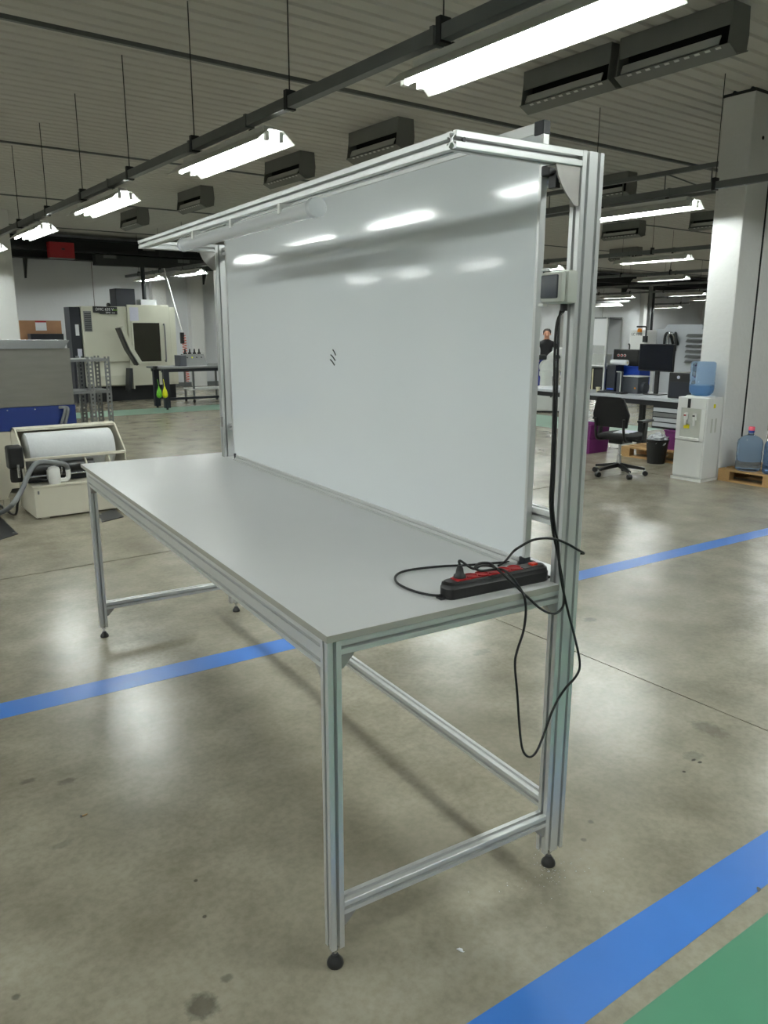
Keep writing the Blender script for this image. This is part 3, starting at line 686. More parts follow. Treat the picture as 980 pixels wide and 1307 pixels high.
hq = [Vector((.14, .06, .345)), fl_(ony(40, 612, 6.0)), fl_(ony(30, 622, 6.0)), fl_(ony(23, 640, 6.0)), fl_(onz(18, 657, .03)), fl_(onz(-6, 640, .03))]
part('cable', MB().tube(hq, .011, 8, 6), CABLE, fu, 60)

# pump cabinet at the left border
pc = onz(21, 656)
pu = wt('pump_cabinet', 'cream pump cabinet with a dark display window beside the filter unit', 'cabinet', (pc.x-.35, pc.y+.05, 0))
wp(pu, 'body', MB().prism([(pc.x-.75, .14), (pc.x-.06, .14), (pc.x+.0, .24), (pc.x-.06, .47), (pc.x-.14, .5), (pc.x-.75, .5)], pc.y+.05, pc.y+.5, 'y'), CREAM)
wp(pu, 'window', MB().box(pc.x-.32, pc.y+.04, .24, pc.x-.15, pc.y+.052, .42), BLACKPL)
wp(pu, 'indicator', MB().box(pc.x-.22, pc.y+.034, .28, pc.x-.17, pc.y+.042, .36), ORANGE)
for xx in (-.7, -.08): wp(pu, 'leg', MB().box(pc.x+xx, pc.y+.08, 0, pc.x+xx+.05, pc.y+.14, .14), CREAM)
wp(pu, 'motor', MB().lathe([(.07, .5), (.07, .7), (.05, .72)], pc.x-.22, pc.y+.25, 0, 16), GALV, 40)
wp(pu, 'motor_cover', MB().lathe([(.075, .72), (.08, .80), (.05, .86), (.0, .86)], pc.x-.22, pc.y+.25, 0, 16), BLUEM, 40)

# perforated angle rack
def angle_post(x, y, z1, sx):
    mb = MB(); w = .07
    for (ux, uy) in ((sx, 0), (0, 1)):
        def bx(a0, a1, z0, z1_): 
            if ux: mb.box(x+sx*a0, y, z0, x+sx*a1, y+.003, z1_)
            else: mb.box(x, y+a0, z0, x+.003*sx, y+a1, z1_)
        bx(0, .024, 0, z1); bx(.046, w, 0, z1)
        k = 0
        while k*.05 < z1-.02: bx(.024, .046, k*.05, k*.05+.022); k += 1
    return mb
RY = 8.7
rk = wt('shelf_rack', 'dark perforated angle steel rack behind the filter unit', 'rack', (1.9, RY, 0))
for (xx, sx) in ((1.45, 1), (1.99, 1), (2.27, -1)):
    for yy in (RY, RY+.42): wp(rk, 'upright', angle_post(xx, yy, 1.36, sx), GALV)
for zz in (1.335, .94, .35):
    sh = wp(rk, 'shelf_board', MB().box(1.45, RY+.004, zz-.004, 2.265, RY+.46, zz), GALV)
    wp(rk, 'shelf_lip', MB().box(1.45, RY+.001, zz-.035, 2.265, RY+.004, zz), GALV, parent=sh)

# machine tool by the back wall
CYf = 17.4
def cx_at(px): return ony(px, 450, CYf).x
cm = wt('machining_centre', 'cream enclosed machining centre with a dark window and black nameplate', 'machine', (5.5, CYf, 0))
xa, xb, xc_, xd = 4.47, 5.5, 6.52, 6.68
wp(cm, 'plinth', MB().box(4.47, CYf+.25, 0, 6.7, CYf+.72, .37), DARKSTEEL)
wp(cm, 'enclosure', MB().box(xa, CYf+.06, .37, xd, CYf+.72, 2.21, .015), CNCCREAM)
wp(cm, 'front_panel', MB().prism([(xa, .95), (xb-.02, .95), (xb-.02, 2.22), (xa, 2.19)], CYf, CYf+.06, 'y'), CNCCREAM)
wp(cm, 'chip_tray', MB().prism([(CYf+.06, .95), (CYf-.02, .62), (CYf-.02, .40), (CYf+.06, .37)], xa+.08, xb-.02, 'x'), CNCCREAM)
wp(cm, 'side_panel', MB().box(xa, CYf, .37, xa+.08, CYf+.06, .95), CNCCREAM)
gr = wp(cm, 'grille', MB().box(xa+.03, CYf-.012, 1.64, xa+.2, CYf, 2.1), GALV)
for k in range(9): wp(cm, 'grille_slat', MB().box(xa+.045, CYf-.02, 1.67+.045*k, xa+.185, CYf-.012, 1.69+.045*k), DARKSTEEL, parent=gr)
dr = wp(cm, 'sliding_door', MB().box(xb, CYf-.05, .37, xc_, CYf+.02, 2.26, .01), CNCCREAM)
w0 = ony(169, 412, CYf-.05); w1 = ony(206, 461, CYf-.05)
wp(cm, 'door_window', MB().box(w0.x, CYf-.056, w1.z, w1.x, CYf-.045, w0.z), GLASSD, parent=dr)
for (a0, b0, a1, b1) in ((w0.x-.04, w1.z-.04, w0.x, w0.z+.04), (w1.x, w1.z-.04, w1.x+.04, w0.z+.04), (w0.x, w0.z, w1.x, w0.z+.04), (w0.x, w1.z-.04, w1.x, w1.z)):
    wp(cm, 'window_frame', MB().box(a0, CYf-.07, b0, a1, CYf-.045, b1), CNCCREAM, parent=dr)
hx = ony(211, 440, CYf-.1).x
wp(cm, 'door_handle', MB().tube([(hx, CYf-.05, .95), (hx, CYf-.11, 1.0), (hx, CYf-.11, 1.75), (hx, CYf-.05, 1.8)], .018, 8), GALV, 60, parent=dr)
wp(cm, 'right_panel', MB().box(xc_+.01, CYf-.02, .37, xd, CYf+.06, 2.22, .008), CNCCREAM)
npx0, npx1 = 4.72, 5.27
nm = wp(cm, 'nameplate', MB().prism([(npx0, 2.21), (npx1, 2.2), (npx1, 2.03), (npx0+.16, 2.04), (npx0+.12, 2.065), (npx0, 2.07)], CYf-.03, CYf, 'y'), BLACKPL)
lo = Vector(cm.location)
text('lettering', 'DMC 635 V', .085, WHITETXT, nm, Vector((npx0+.05, CYf-.032, 2.115))-lo, (PI/2, 0, 0))
text('lettering', 'eco', .085, GREENTXT, nm, Vector((npx0+.45-.04, CYf-.032, 2.115))-lo+Vector((.03, 0, 0)), (PI/2, 0, 0))
text('lettering', 'DMG  eco', .05, WHITETXT, nm, Vector((npx0+.28, CYf-.032, 2.055))-lo, (PI/2, 0, 0))
wp(cm, 'notice', MB().box(5.55, CYf-.053, 1.88, 5.76, CYf-.05, 2.2), PAPERV, parent=dr)
h0 = ony(153, 417, CYf-.25); h1 = ony(165, 445, CYf-.25); h2 = ony(177, 464, CYf-.25)
def slab(p, q_, w, y0, y1):
    d_ = (Vector((q_.x, q_.z))-Vector((p.x, p.z))).normalized(); n_ = Vector((-d_.y, d_.x))*w
    return [(p.x+n_.x, p.z+n_.y), (q_.x+n_.x, q_.z+n_.y), (q_.x-n_.x, q_.z-n_.y), (p.x-n_.x, p.z-n_.y)]
arm = wp(cm, 'pendant_panel', MB().prism(slab(h0, h1, .045, 0, 0), CYf-.42, CYf-.2, 'y').prism(slab(h1, h2, .045, 0, 0), CYf-.42, CYf-.2, 'y'), CNCCREAM)
off_ = Vector((-.075, 0, -.03))
wp(cm, 'pendant_screen', MB().prism(slab(h0+off_, h1+off_, .025, 0, 0), CYf-.41, CYf-.19, 'y').prism(slab(h1+off_, h2+off_, .02, 0, 0), CYf-.41, CYf-.19, 'y'), BLACKPL, parent=arm)
v0 = ony(166, 470, CYf-.2); v1 = ony(164, 499, CYf-.2)
wp(cm, 'pendant_support', MB().prism([(v0.x-.05, v0.z), (v0.x+.05, v0.z), (v1.x+.04, v1.z), (v1.x-.03, v1.z)], CYf-.3, CYf-.06, 'y'), DARKSTEEL)
wp(cm, 'pendant_edge', MB().box(v0.x+.03, CYf-.305, v1.z+.05, v0.x+.06, CYf-.1, v0.z+.05), CNCCREAM)
b0 = ony(147, 368, CYf+.15); b1 = ony(173, 388, CYf+.15)
wp(cm, 'mist_extractor', MB().box(b0.x, CYf+.15, 2.2, b1.x, CYf+.6, b0.z, .01), NAVY)
wp(cm, 'beacon', MB().lathe([(.05, 2.2), (.05, 2.26), (.03, 2.3)], 5.18, CYf+.3, 0, 12), BLACKPL, 40)
ex = ony(230, 380, CYf+1.2)
wp(cm, 'rear_duct', MB().box(6.0, CYf+.4, 2.2, 6.4, CYf+.7, 2.4), WALL)
wp(cm, 'rear_pipe', MB().cyl((6.15, CYf+.55, 2.4), (6.15, CYf+.55, 3.2), .05, 12), DARKSTEEL, 60)
ec2 = wt('electrical_cabinet', 'dark electrical cabinet on the side of the machining centre', 'cabinet', (4.34, CYf+.3, 0))
wp(ec2, 'body', MB().box(4.22, CYf+.1, 0, 4.46, CYf+.55, 2.19, .01), NAVY)
wp(ec2, 'notice', MB().box(4.32, CYf+.094, 1.55, 4.40, CYf+.1, 1.8), PAPER); wp(ec2, 'notice', MB().box(4.33, CYf+.094, 1.0, 4.43, CYf+.1, 1.25), PAPERV)
cl = wt('coiled_air_hose', 'coral red coiled air hose hanging beside the cream machine', 'hose', (6.84, CYf-.1, .42))
pts = []
for k in range(150):
    t_ = k/149; pts.append((6.84+.05*math.cos(k*.75)+.04*t_, CYf-.1+.05*math.sin(k*.75), 1.55-1.12*t_))
wp(cl, 'coil', MB().tube(pts, .010, 6, 1), COILM, 60)
wp(cl, 'supply_pipe', MB().cyl((6.84, CYf-.1, 1.5), (6.62, CYf+.35, 3.15), .016, 8), WHITEPL, 60)
wp(cl, 'regulator', MB().box(6.76, CYf-.15, 1.35, 6.84, CYf-.05, 1.62, .01), BLACKPL)

# work table in front of it
WY = 14.87
wkt = wt('work_table', 'work table with grey top and black legs in front of the machining centre', 'table', (6.4, WY+.35, 0))
wp(wkt, 'top', MB().box(5.22, WY-.06, .87, 7.6, WY+.7, .91, .004), GALV)
wp(wkt, 'top_rail', MB().box(5.3, WY, .80, 7.55, WY+.04, .87), NAVY); wp(wkt, 'top_rail', MB().box(5.3, WY+.6, .80, 7.55, WY+.64, .87), NAVY)
for (xx, yy) in ((5.33, WY-.02), (7.42, WY-.02), (5.33, WY+.56), (7.42, WY+.56)):
    lg = wp(wkt, 'leg', MB().box(xx, yy, .04, xx+.12, yy+.1, .87), NAVY)
    wp(wkt, 'foot', MB().cyl((xx+.06, yy+.05, 0), (xx+.06, yy+.05, .04), .025, 10), DARKSTEEL, parent=lg)
wp(wkt, 'stretcher', MB().box(5.45, WY+.25, .18, 7.45, WY+.31, .23), NAVY)
wp(wkt, 'vice_jaw', MB().box(5.16, WY+.05, .86, 5.24, WY+.15, .93, .005), DARKSTEEL)
for (nm_, m_, px, lab) in (('green_pouch', GREENBAG, 203, 'small green teardrop pouch hung at the black table leg'), ('yellow_pouch', YELLOWBAG, 210.5, 'small yellow teardrop pouch hung at the black table leg')):
    pp = ony(px, 501, WY-.12); g_ = wt(nm_, lab, 'pouch', (pp.x, WY-.12, pp.z-.12))
    wp(g_, 'bag', MB().lathe([(.0, -.12), (.045, -.1), (.06, -.05), (.045, .03), (.018, .10), (.012, .13), (0, .13)], pp.x, WY-.12, pp.z, 14), m_, 60)
    wp(g_, 'string', MB().tube([(pp.x, WY-.12, pp.z+.12), (pp.x, WY-.1, pp.z+.2), (pp.x+.02, WY-.02, pp.z+.27)], .006, 6), m_, 60)
tr = wt('tool_rack', 'grey rack of black tool holders on the work table', 'tool rack', (6.2, WY+.3, .91))
wp(tr, 'stand', MB().prism([(WY+.2, .91), (WY+.5, .91), (WY+.5, 1.16), (WY+.42, 1.16)], 5.95, 6.45, 'x'), GALV)
wp(tr, 'cheek', MB().box(5.80, WY+.2, .91, 5.95, WY+.5, 1.14), SLATE)
for k in range(4):
    xx = 6.04+.11*k
    wp(tr, 'tool_holder', MB().lathe([(.032, 0), (.032, .05), (.04, .06), (.04, .09), (.02, .10), (.014, .17), (0, .17)], xx, WY+.47, 1.10, 12), BLACKPL, 40)
    wp(tr, 'tool_holder', MB().lathe([(.032, 0), (.032, .05), (.02, .06), (.014, .10), (0, .10)], xx, WY+.36, 1.0, 12), BLACKPL if k != 1 else YELLOWBAG, 40)
tc_ = wt('trolley', 'small grey steel trolley with white tray behind the work table', 'trolley', (6.95, WY+1.5, 0))
TYY = WY+1.2
for (xx, yy) in ((6.5, TYY), (7.3, TYY), (6.5, TYY+.5), (7.3, TYY+.5)):
    lg = wp(tc_, 'leg', MB().box(xx, yy, .1, xx+.04, yy+.04, .88), GALV)
    wp(tc_, 'castor', MB().lathe([(.0, 0), (.045, 0), (.045, .03), (.0, .03)], xx+.005, yy+.02, .047, 12, 'x'), BLACKPL, 40, parent=lg)
for zz in (.3, .86): wp(tc_, 'tray', MB().box(6.48, TYY-.02, zz, 7.36, TYY+.56, zz+.03), WHITEMET if zz < .5 else GALV)
db = wt('dark_cupboard', 'dark cupboard under the right end of the work table', 'cupboard', (7.75, WY+1.0, 0))
wp(db, 'carcass', MB().box(7.45, WY+.8, .35, 8.05, WY+1.25, .85, .008), SLATE); wp(db, 'door', MB().box(7.47, WY+.785, .37, 8.03, WY+.8, .83), SLATE); wp(db, 'base', MB().box(7.5, WY+.85, .0, 8.0, WY+1.2, .35), WHITEMET)
# plywood panel and dark cupboard on the back wall
pq0 = ony(24, 409, 20.6); pq1 = ony(80, 435, 20.6)
pw = wt('plywood_panel', 'plywood panel with a pinned white paper above the dark cupboard', 'panel', (4.5, 20.6, .0))
wp(pw, 'sheet', MB().box(pq0.x, 20.6, 0.9, pq1.x, 20.63, pq0.z), PLY)
n0 = ony(45, 411, 20.58); n1 = ony(60, 422, 20.58)
wp(pw, 'paper', MB().box(n0.x, 20.592, n1.z, n1.x, 20.6, n0.z), PAPER)
wp(pw, 'red_tape', MB().box(ony(45, 411, 20.58).x, 20.588, n0.z-.01, n1.x, 20.592, n0.z+.03), REDPL)
for k in range(2): wp(pw, 'stud', MB().box(pq0.x+.05+k*.8, 20.63, 0, pq0.x+.15+k*.8, 20.7, pq0.z-.03), WOOD)
d0 = ony(39, 426, 20.2); d1 = ony(82, 436, 20.2)
dcb = wt('tool_chest', 'dark tool chest in front of the plywood panel', 'chest', ((d0.x+d1.x)/2, 20.2, 0))
wp(dcb, 'carcass', MB().box(d0.x, 20.2, .1, d1.x, 20.55, d0.z, .01), NAVY)
for k in range(4): wp(dcb, 'drawer', MB().box(d0.x+.02, 20.185, .15+.33*k, d1.x-.02, 20.2, .45+.33*k), NAVY)
for xx in (d0.x+.05, d1.x-.1): wp(dcb, 'foot', MB().box(xx, 20.25, 0, xx+.05, 20.5, .1), DARKSTEEL)

# floor plates and litter
def plate(pts, label):
    P_ = [onz(*p_) for p_ in pts]; c_ = sum(P_, Vector())/4
    t = wt('drain_cover', label, 'cover', (c_.x, c_.y, 0))
    wp(t, 'plate', MB().prism([(p_.x, p_.y) for p_ in P_], 0.0008, .006, 'z'), DARKSTEEL)
    for p_ in P_:
        s_ = p_*.85+c_*.15; wp(t, 'screw', MB().lathe([(.012, .006), (.01, .009), (0, .009)], s_.x, s_.y, 0, 8), STEEL)
plate([(-45, 668), (-5, 655), (23, 682), (-20, 696)], 'dark steel floor plate beside the pump cabinet')
plate([(126, 657), (146, 650), (158, 660), (130, 667)], 'dark floor plate by the filter unit and bench leg')
def leaf(px, py, ln, rz, m, label):
    c_ = onz(px, py); t = thing('fallen_leaf', label, 'leaf', (c_.x, c_.y, 0), rz)
    mb = MB(); w = ln*.28
    vs_ = [(-ln/2, 0, .002), (-ln*.2, -w, .0055), (ln*.2, -w*.9, .005), (ln/2, 0, .003), (ln*.2, w*.9, .007), (-ln*.2, w, .006), (0, 0, .0025)]
    mb.add(vs_, [(6, i, (i+1) % 6) for i in range(6)]); lo_ = [(v[0], v[1], v[2]-.0012) for v in vs_]; mb.add(lo_, [(6, (i+1) % 6, i) for i in range(6)])
    part('blade', mb, m, t); part('midrib', MB().cyl((-ln*.6, 0, .0035), (ln*.45, 0, .0038), .0008, 5), m, t)
leaf(587, 1214, .022, 2.0, PAPER, 'small pale leaf on the concrete beside the bench')
leaf(968, 1136, .022, .5, GALV, 'small grey leaf on the blue line')
sc_ = onz(103, 1044)
sw_ = thing('loose_screw', 'small loose screw lying on the concrete floor', 'screw', (sc_.x, sc_.y, 0), .3)
part('head', MB().cyl((0, 0, .005), (.004, 0, .005), .005, 10), STEEL, sw_); part('shank', MB().cyl((.004, 0, .0045), (.026, 0, .0025), .0022, 8), WOOD, sw_)

# ================================================================== BACKGROUND, RIGHT
# water dispenser
DX, DY0, DY1, DZ = 7.175, 3.385, 3.755, .955
wd_ = wt('water_dispenser', 'white floor standing water dispenser against the column pair', 'water dispenser', (DX+.17, (DY0+DY1)/2, 0))
wp(wd_, 'cabinet', MB().box(DX+.02, DY0, .03, CX-.02, DY1, DZ, .012), WHITEMET)
wp(wd_, 'base', MB().box(DX, DY0-.01, 0, CX-.02, DY1+.01, .03), WHITEPL)
wp(wd_, 'door', MB().box(DX, DY0+.008, .05, DX+.02, DY1-.008, .46, .006), WHITEMET)
wp(wd_, 'upper_front', MB().box(DX, DY0+.008, .83, DX+.02, DY1-.008, DZ, .006), WHITEMET)
for yy in (DY0+.008, DY1-.058): wp(wd_, 'front_cheek', MB().box(DX, yy, .47, DX+.02, yy+.05, .83), WHITEMET)
wp(wd_, 'drip_tray', MB().box(DX-.03, DY0+.06, .47, DX+.02, DY1-.06, .50, .004), WHITEPL)
wp(wd_, 'tap_panel', MB().box(DX+.012, DY0+.058, .50, DX+.022, DY1-.058, .83), PVCGREY)
wp(wd_, 'vent_slot', MB().box(DX-.004, DY0+.2, .835, DX+.003, DY0+.235, .94), BLACKPL)
for (yy, m_) in ((DY1-.13, REDPL), (DY0+.13, BLACKPL)):
    tp = wp(wd_, 'tap', MB().box(DX-.03, yy-.016, .70, DX+.012, yy+.016, .78, .006).cyl((DX-.02, yy, .64), (DX-.02, yy, .70), .012, 10), WHITEPL)
    wp(wd_, 'tap_lever', MB().box(DX-.036, yy-.013, .745, DX-.028, yy+.013, .76), m_, parent=tp)
for (yy, zz) in ((DY1-.17, .6),): wp(wd_, 'warning_sticker', MB().box(DX+.009, yy, zz, DX+.0125, yy+.07, zz+.045), YELLOW)
wp(wd_, 'side_sticker', MB().box(DX+.14, DY0-.003, .84, DX+.18, DY0-.0005, .885), YELLOW)
for k in range(2):
    wp(wd_, 'side_vent', MB().box(DX+.12+.08*k, DY0-.002, .56, DX+.15+.08*k, DY0+.001, .72), PVCGREY)
wp(wd_, 'bottle_collar', MB().lathe([(.16, DZ), (.155, DZ+.014), (.10, DZ+.016), (.06, DZ+.002)], DX+.165, (DY0+DY1)/2, 0, 24), WHITEPL, 40)

jprof = [(.0, .0), (.115, .0), (.133, .012), (.136, .03), (.136, .10), (.130, .112), (.136, .124), (.136, .205), (.130, .217), (.136, .229), (.136, .31), (.128, .345), (.10, .375), (.06, .395), (.034, .405), (.029, .42), (.029, .46)]
def jug(x, y, z, label, group=None, inv=False, cap=True):
    t = thing('water_jug', label, 'water jug', (x, y, z), 0, group)
    pr = jprof if not inv else [(r, .395-zz) for r, zz in jprof[::-1] if zz <= .395]
    if inv: pr = [(.03, 0.0)] + [(max(r, .03), max(zz, .005)) for r, zz in pr]
    inn = [(max(r-.004, 0), min(max(zz, .004), .458)) for r, zz in pr][::-1]
    part('bottle', MB().lathe(pr, 0, 0, 0, 28, cap=False), JUG, t, 60)
    if cap:
        part('neck_ring', MB().lathe([(.032, .43), (.034, .435), (.034, .45), (.032, .455)], 0, 0, 0, 20), BLUECAP, t, 40)
        part('cap', MB().lathe([(.034, .455), (.034, .492), (.03, .497), (0, .497)], 0, 0, 0, 20), PINKCAP, t, 40)
    else:
        part('water', MB().lathe([(.0, .008), (.055, .008), (.095, .024), (.124, .055), (.131, .09), (.131, .13), (0, .13)], 0, 0, 0, 24), WATER, t, 60)
    return t
jug(DX+.165, (DY0+DY1)/2, DZ+.004, 'clear blue water jug upside down on the dispenser', inv=True, cap=False)

# pallet with jugs
PX0, PY0, PY1 = 7.5, 2.16, 3.36
def pallet(name, label, x0, y0, w, l, group=None):
    t = wt(name, label, 'pallet', (x0+w/2, y0+l/2, 0), group)
    for k in range(3):
        xx = x0+(w-.1)*k/2
        wp(t, 'bottom_board', MB().box(xx, y0, 0, xx+.1, y0+l, .02), WOOD)
        for j in range(3):
            yy = y0+(l-.14)*j/2; wp(t, 'block', MB().box(xx, yy, .02, xx+.1, yy+.14, .10), WOOD)
    for j in range(3):
        yy = y0+(l-.14)*j/2; wp(t, 'cross_board', MB().box(x0, yy, .10, x0+w, yy+.14, .12), WOOD)
    for k in range(5):
        xx = x0+(w-.12)*k/4; wp(t, 'deck_board', MB().box(xx, y0, .12, xx+.12, y0+l, .14), WOOD)
    return t
pallet('pallet', 'wooden pallet carrying blue water jugs', PX0, PY0, .8, PY1-PY0)
for (x, y) in ((7.66, 3.10), (7.66, 2.78), (7.98, 2.86), (7.68, 2.42)):
    jug(x, y, .14, 'blue water jug with pink cap standing on the pallet', 'water jugs on the pallet')

# desk
DKX, DKZ = 8.4, .80
dk = wt('desk', 'long grey topped desk with a hung drawer unit', 'desk', (8.85, 5.6, 0))
wp(dk, 'top', MB().box(DKX, 4.05, DKZ-.04, 9.3, 7.3, DKZ, .004), CNCGREY)
wp(dk, 'front_rail', MB().box(DKX+.04, 4.1, DKZ-.11, DKX+.09, 7.25, DKZ-.04), DARKSTEEL); wp(dk, 'rear_rail', MB().box(9.2, 4.1, DKZ-.11, 9.25, 7.25, DKZ-.04), DARKSTEEL)
for yy in (4.1, 5.62, 7.18):
    wp(dk, 'leg', MB().box(9.18, yy, 0, 9.25, yy+.07, DKZ-.04), DARKSTEEL)
    if yy != 5.62: wp(dk, 'leg', MB().box(DKX+.04, yy, 0, DKX+.11, yy+.07, DKZ-.04), DARKSTEEL)
    wp(dk, 'side_rail', MB().box(DKX+.09, yy+.01, DKZ-.1, 9.2, yy+.06, DKZ-.04), DARKSTEEL)
u0 = onx(833, 512, DKX+.05); u1 = onx(866, 550, DKX+.05)
un = wp(dk, 'drawer_unit', MB().box(DKX+.07, u1.y-.03, u1.z, 9.0, u0.y, DKZ-.04), DARKSTEEL)
nz = (DKZ-.12-u1.z-.03)/4
for k in range(4):
    zz = u1.z+.03+nz*k
    dw = wp(dk, 'drawer', MB().box(DKX+.05, u1.y-.01, zz, DKX+.07, u0.y-.02, zz+nz-.015), CNCGREY if k != 2 else GALV, parent=un)
# black PC, monitor and other things on the desk
def on(px0, px1, py0, py1, X, d):
    a = onx(px0, py1, X); b = onx(px1, py0, X)
    return b.y, a.y, a.z, onx((px0+px1)/2, py0, X).z
def boxthing(name, label, cat, px0, px1, py0, X, d, m, z0=DKZ, pname='case', b=.01):
    y0, y1, _, z1 = on(px0, px1, py0, py0, X, d)
    t = wt(name, label, cat, (X+d/2, (y0+y1)/2, z0))
    wp(t, pname, MB().box(X, y0, z0, X+d, y1, z1, b), m)
    return t, y0, y1, z1
t, ya_, yb_, z1_ = boxthing('computer_tower', 'small black computer case next to the water jug', 'computer', 854, 884, 476, 8.55, .4, BLACKPL)
lg = (ya_*.42+yb_*.58)
wp(t, 'logo', MB().cyl((8.546, lg, z1_-.06), (8.552, lg, z1_-.06), .022, 14), PAPERV); wp(t, 'front_bezel', MB().box(8.545, ya_+.02, DKZ+.02, 8.55, yb_-.02, z1_-.12), NAVY)
y0, y1, z0, z1 = on(814, 861, 439, 473, 8.82, 0)
mt = wt('monitor', 'black computer monitor standing on the desk', 'monitor', (8.85, (y0+y1)/2, DKZ))
wp(mt, 'housing', MB().box(8.82, y0, z0, 8.86, y1, z1, .006), BLACKPL); wp(mt, 'screen', MB().box(8.817, y0+.012, z0+.018, 8.82, y1-.012, z1-.012), SCREEN)
ym = (y0+y1)/2; wp(mt, 'neck', MB().box(8.87, ym-.03, DKZ+.012, 8.90, ym+.03, z0+.15), BLACKPL); wp(mt, 'foot', MB().box(8.76, ym-.13, DKZ, 8.98, ym+.13, DKZ+.012, .004), BLACKPL)
kb = onz(812, 499.5, DKZ)
kt = wt('keyboard', 'flat black keyboard lying on the desk', 'keyboard', (8.6, kb.y, DKZ))
wp(kt, 'base', MB().box(8.52, kb.y-.22, DKZ, 8.67, kb.y+.22, DKZ+.018, .004), BLACKPL)
for r_ in range(4):
    for c_ in range(12): wp(kt, 'key', MB().box(8.53+.034*r_, kb.y-.205+.0345*c_, DKZ+.018, 8.555+.034*r_, kb.y-.205+.0345*c_+.027, DKZ+.024), SLATE)
t, ya_, yb_, z1_ = boxthing('label_printer', 'dark grey printer with a white top between keyboard and blue box', 'printer', 794, 815, 481, 8.75, .25, SLATE)
wp(t, 'lid', MB().box(8.74, ya_-.01, z1_, 9.0, yb_+.01, z1_+.012), WHITEPL); wp(t, 'side_drum', MB().lathe([(.075, 0), (.075, .05), (.06, .06)], 8.87, ya_-.055, DKZ+.09, 18, 'y'), SLATE, 40)
wp(t, 'badge', MB().cyl((8.746, ya_+.05, DKZ+.08), (8.75, ya_+.05, DKZ+.08), .014, 8), ORANGE)
cpz = onz(799, 498, DKZ)
t = wt('cup', 'beige cup in front of the printer', 'cup', (8.57, cpz.y, DKZ)); wp(t, 'body', MB().lathe([(.028, 0), (.034, .07), (.031, .07), (.026, .006), (0, .006)], 8.57, cpz.y, DKZ, 18), BEIGE, 40); wp(t, 'rim', MB().lathe([(.034, .068), (.038, .072), (.034, .076), (.031, .07)], 8.57, cpz.y, DKZ, 18, cap=False), BEIGE, 40)
t, ya_, yb_, z1_ = boxthing('blue_crate', 'blue plastic crate on the desk behind the printer', 'crate', 785, 817, 467, 9.02, .26, BLUECRATE, pname='tub')
wp(t, 'rim', MB().box(9.01, ya_-.01, z1_-.025, 9.29, yb_+.01, z1_, .004), BLUECRATE)
zc_ = z1_
t, ya_, yb_, z1_ = boxthing('gauge_unit', 'black unit with three round dials on the blue crate', 'control unit', 783, 815, 446, 9.04, .22, BLACKPL, z0=zc_)
for k in range(3):
    yy = yb_-.10-.057*k; dl = wp(t, 'dial', MB().cyl((9.03, yy, (zc_+z1_)/2+.03), (9.042, yy, (zc_+z1_)/2+.03), .021, 16), PVCGREY); wp(t, 'dial_face', MB().cyl((9.027, yy, (zc_+z1_)/2+.03), (9.03, yy, (zc_+z1_)/2+.03), .014, 14), REDPL, parent=dl)
wp(t, 'hook', MB().tube([(9.12, (ya_+yb_)/2, z1_), (9.12, (ya_+yb_)/2, z1_+.06), (9.12, (ya_+yb_)/2+.02, z1_+.08)], .012, 6), BLACKPL)
t, ya_, yb_, z1_ = boxthing('dark_drive_box', 'dark upright box under a white paper roll', 'box', 775, 786, 466, 8.8, .2, NAVY)
wp(t, 'label_strip', MB().box(8.796, ya_+.02, DKZ+.03, 8.8, yb_-.02, DKZ+.05), BLUECRATE)
rr_ = wt('paper_roll', 'white paper roll lying on the dark upright box', 'roll', (8.9, (ya_+yb_)/2, z1_))
wp(rr_, 'sheet', MB().lathe([(.018, 0), (.04, 0), (.04, .28), (.018, .28)], 8.88, ya_-.14, z1_+.04, 20, 'y'), PAPER, 40); wp(rr_, 'core', MB().lathe([(.014, 0), (.018, 0), (.018, .285), (.014, .285)], 8.88, ya_-.142, z1_+.04, 16, 'y'), BEIGE, 40)
t, ya_, yb_, z1_ = boxthing('frame_block', 'pale open frame block standing by the blue crate', 'frame', 787.5, 793, 474, 8.66, .05, SLATE)
wp(t, 'surround', MB().box(8.65, ya_-.006, DKZ, 8.66, ya_+.006, z1_).box(8.65, ya_-.006, z1_-.012, 8.66, yb_+.006, z1_), PVCGREY)
# glazed cabinet on the far end of the desk
y0, y1, z0, z1 = on(748, 776, 405, 497, 8.9, 0); y1 += .35
gc = wt('glazed_cabinet', 'framed glass cabinet on the desk end behind the upright post', 'cabinet', (9.1, (y0+y1)/2, DKZ))
for (xx, yy) in ((8.9, y0), (8.9, y1-.03), (9.24, y0), (9.24, y1-.03)): wp(gc, 'frame_post', MB().box(xx, yy, DKZ, xx+.03, yy+.03, z1), ALU)
zs_ = onx(765, 466, 8.9).z; zm = onx(765, 441, 8.9).z
for zz in (zs_-.02, z1-.02): wp(gc, 'shelf', MB().box(8.9, y0, zz, 9.27, y1, zz+.02), GALV if zz > 1.5 else WHITEMET)
wp(gc, 'back_panel', MB().box(9.255, y0+.03, zs_, 9.262, y1-.03, z1-.02), FROST)
wp(gc, 'upper_pane', MB().box(8.912, y0+.03, zm, 8.918, y1-.03, z1-.02), FROST); wp(gc, 'lower_pane', MB().box(8.912, y0+.03, zs_, 8.918, y1-.03, zm), GLASS)
wp(gc, 'inner_box', MB().box(9.0, y0+.08, zs_, 9.15, y1-.3, zs_+.16), PVCGREY); wp(gc, 'inner_tray', MB().box(8.95, y0+.06, zs_, 9.05, y0+.2, zs_+.03), WHITEPL)
t, ya_, yb_, z1_ = boxthing('black_bin_box', 'black open box under the glazed cabinet shelf', 'box', 750, 771, 470, 8.96, .25, BLACKPL); wp(t, 'front_frame', MB().box(8.945, yb_-.12, DKZ, 8.96, yb_-.1, z1_-.01), BEIGE)
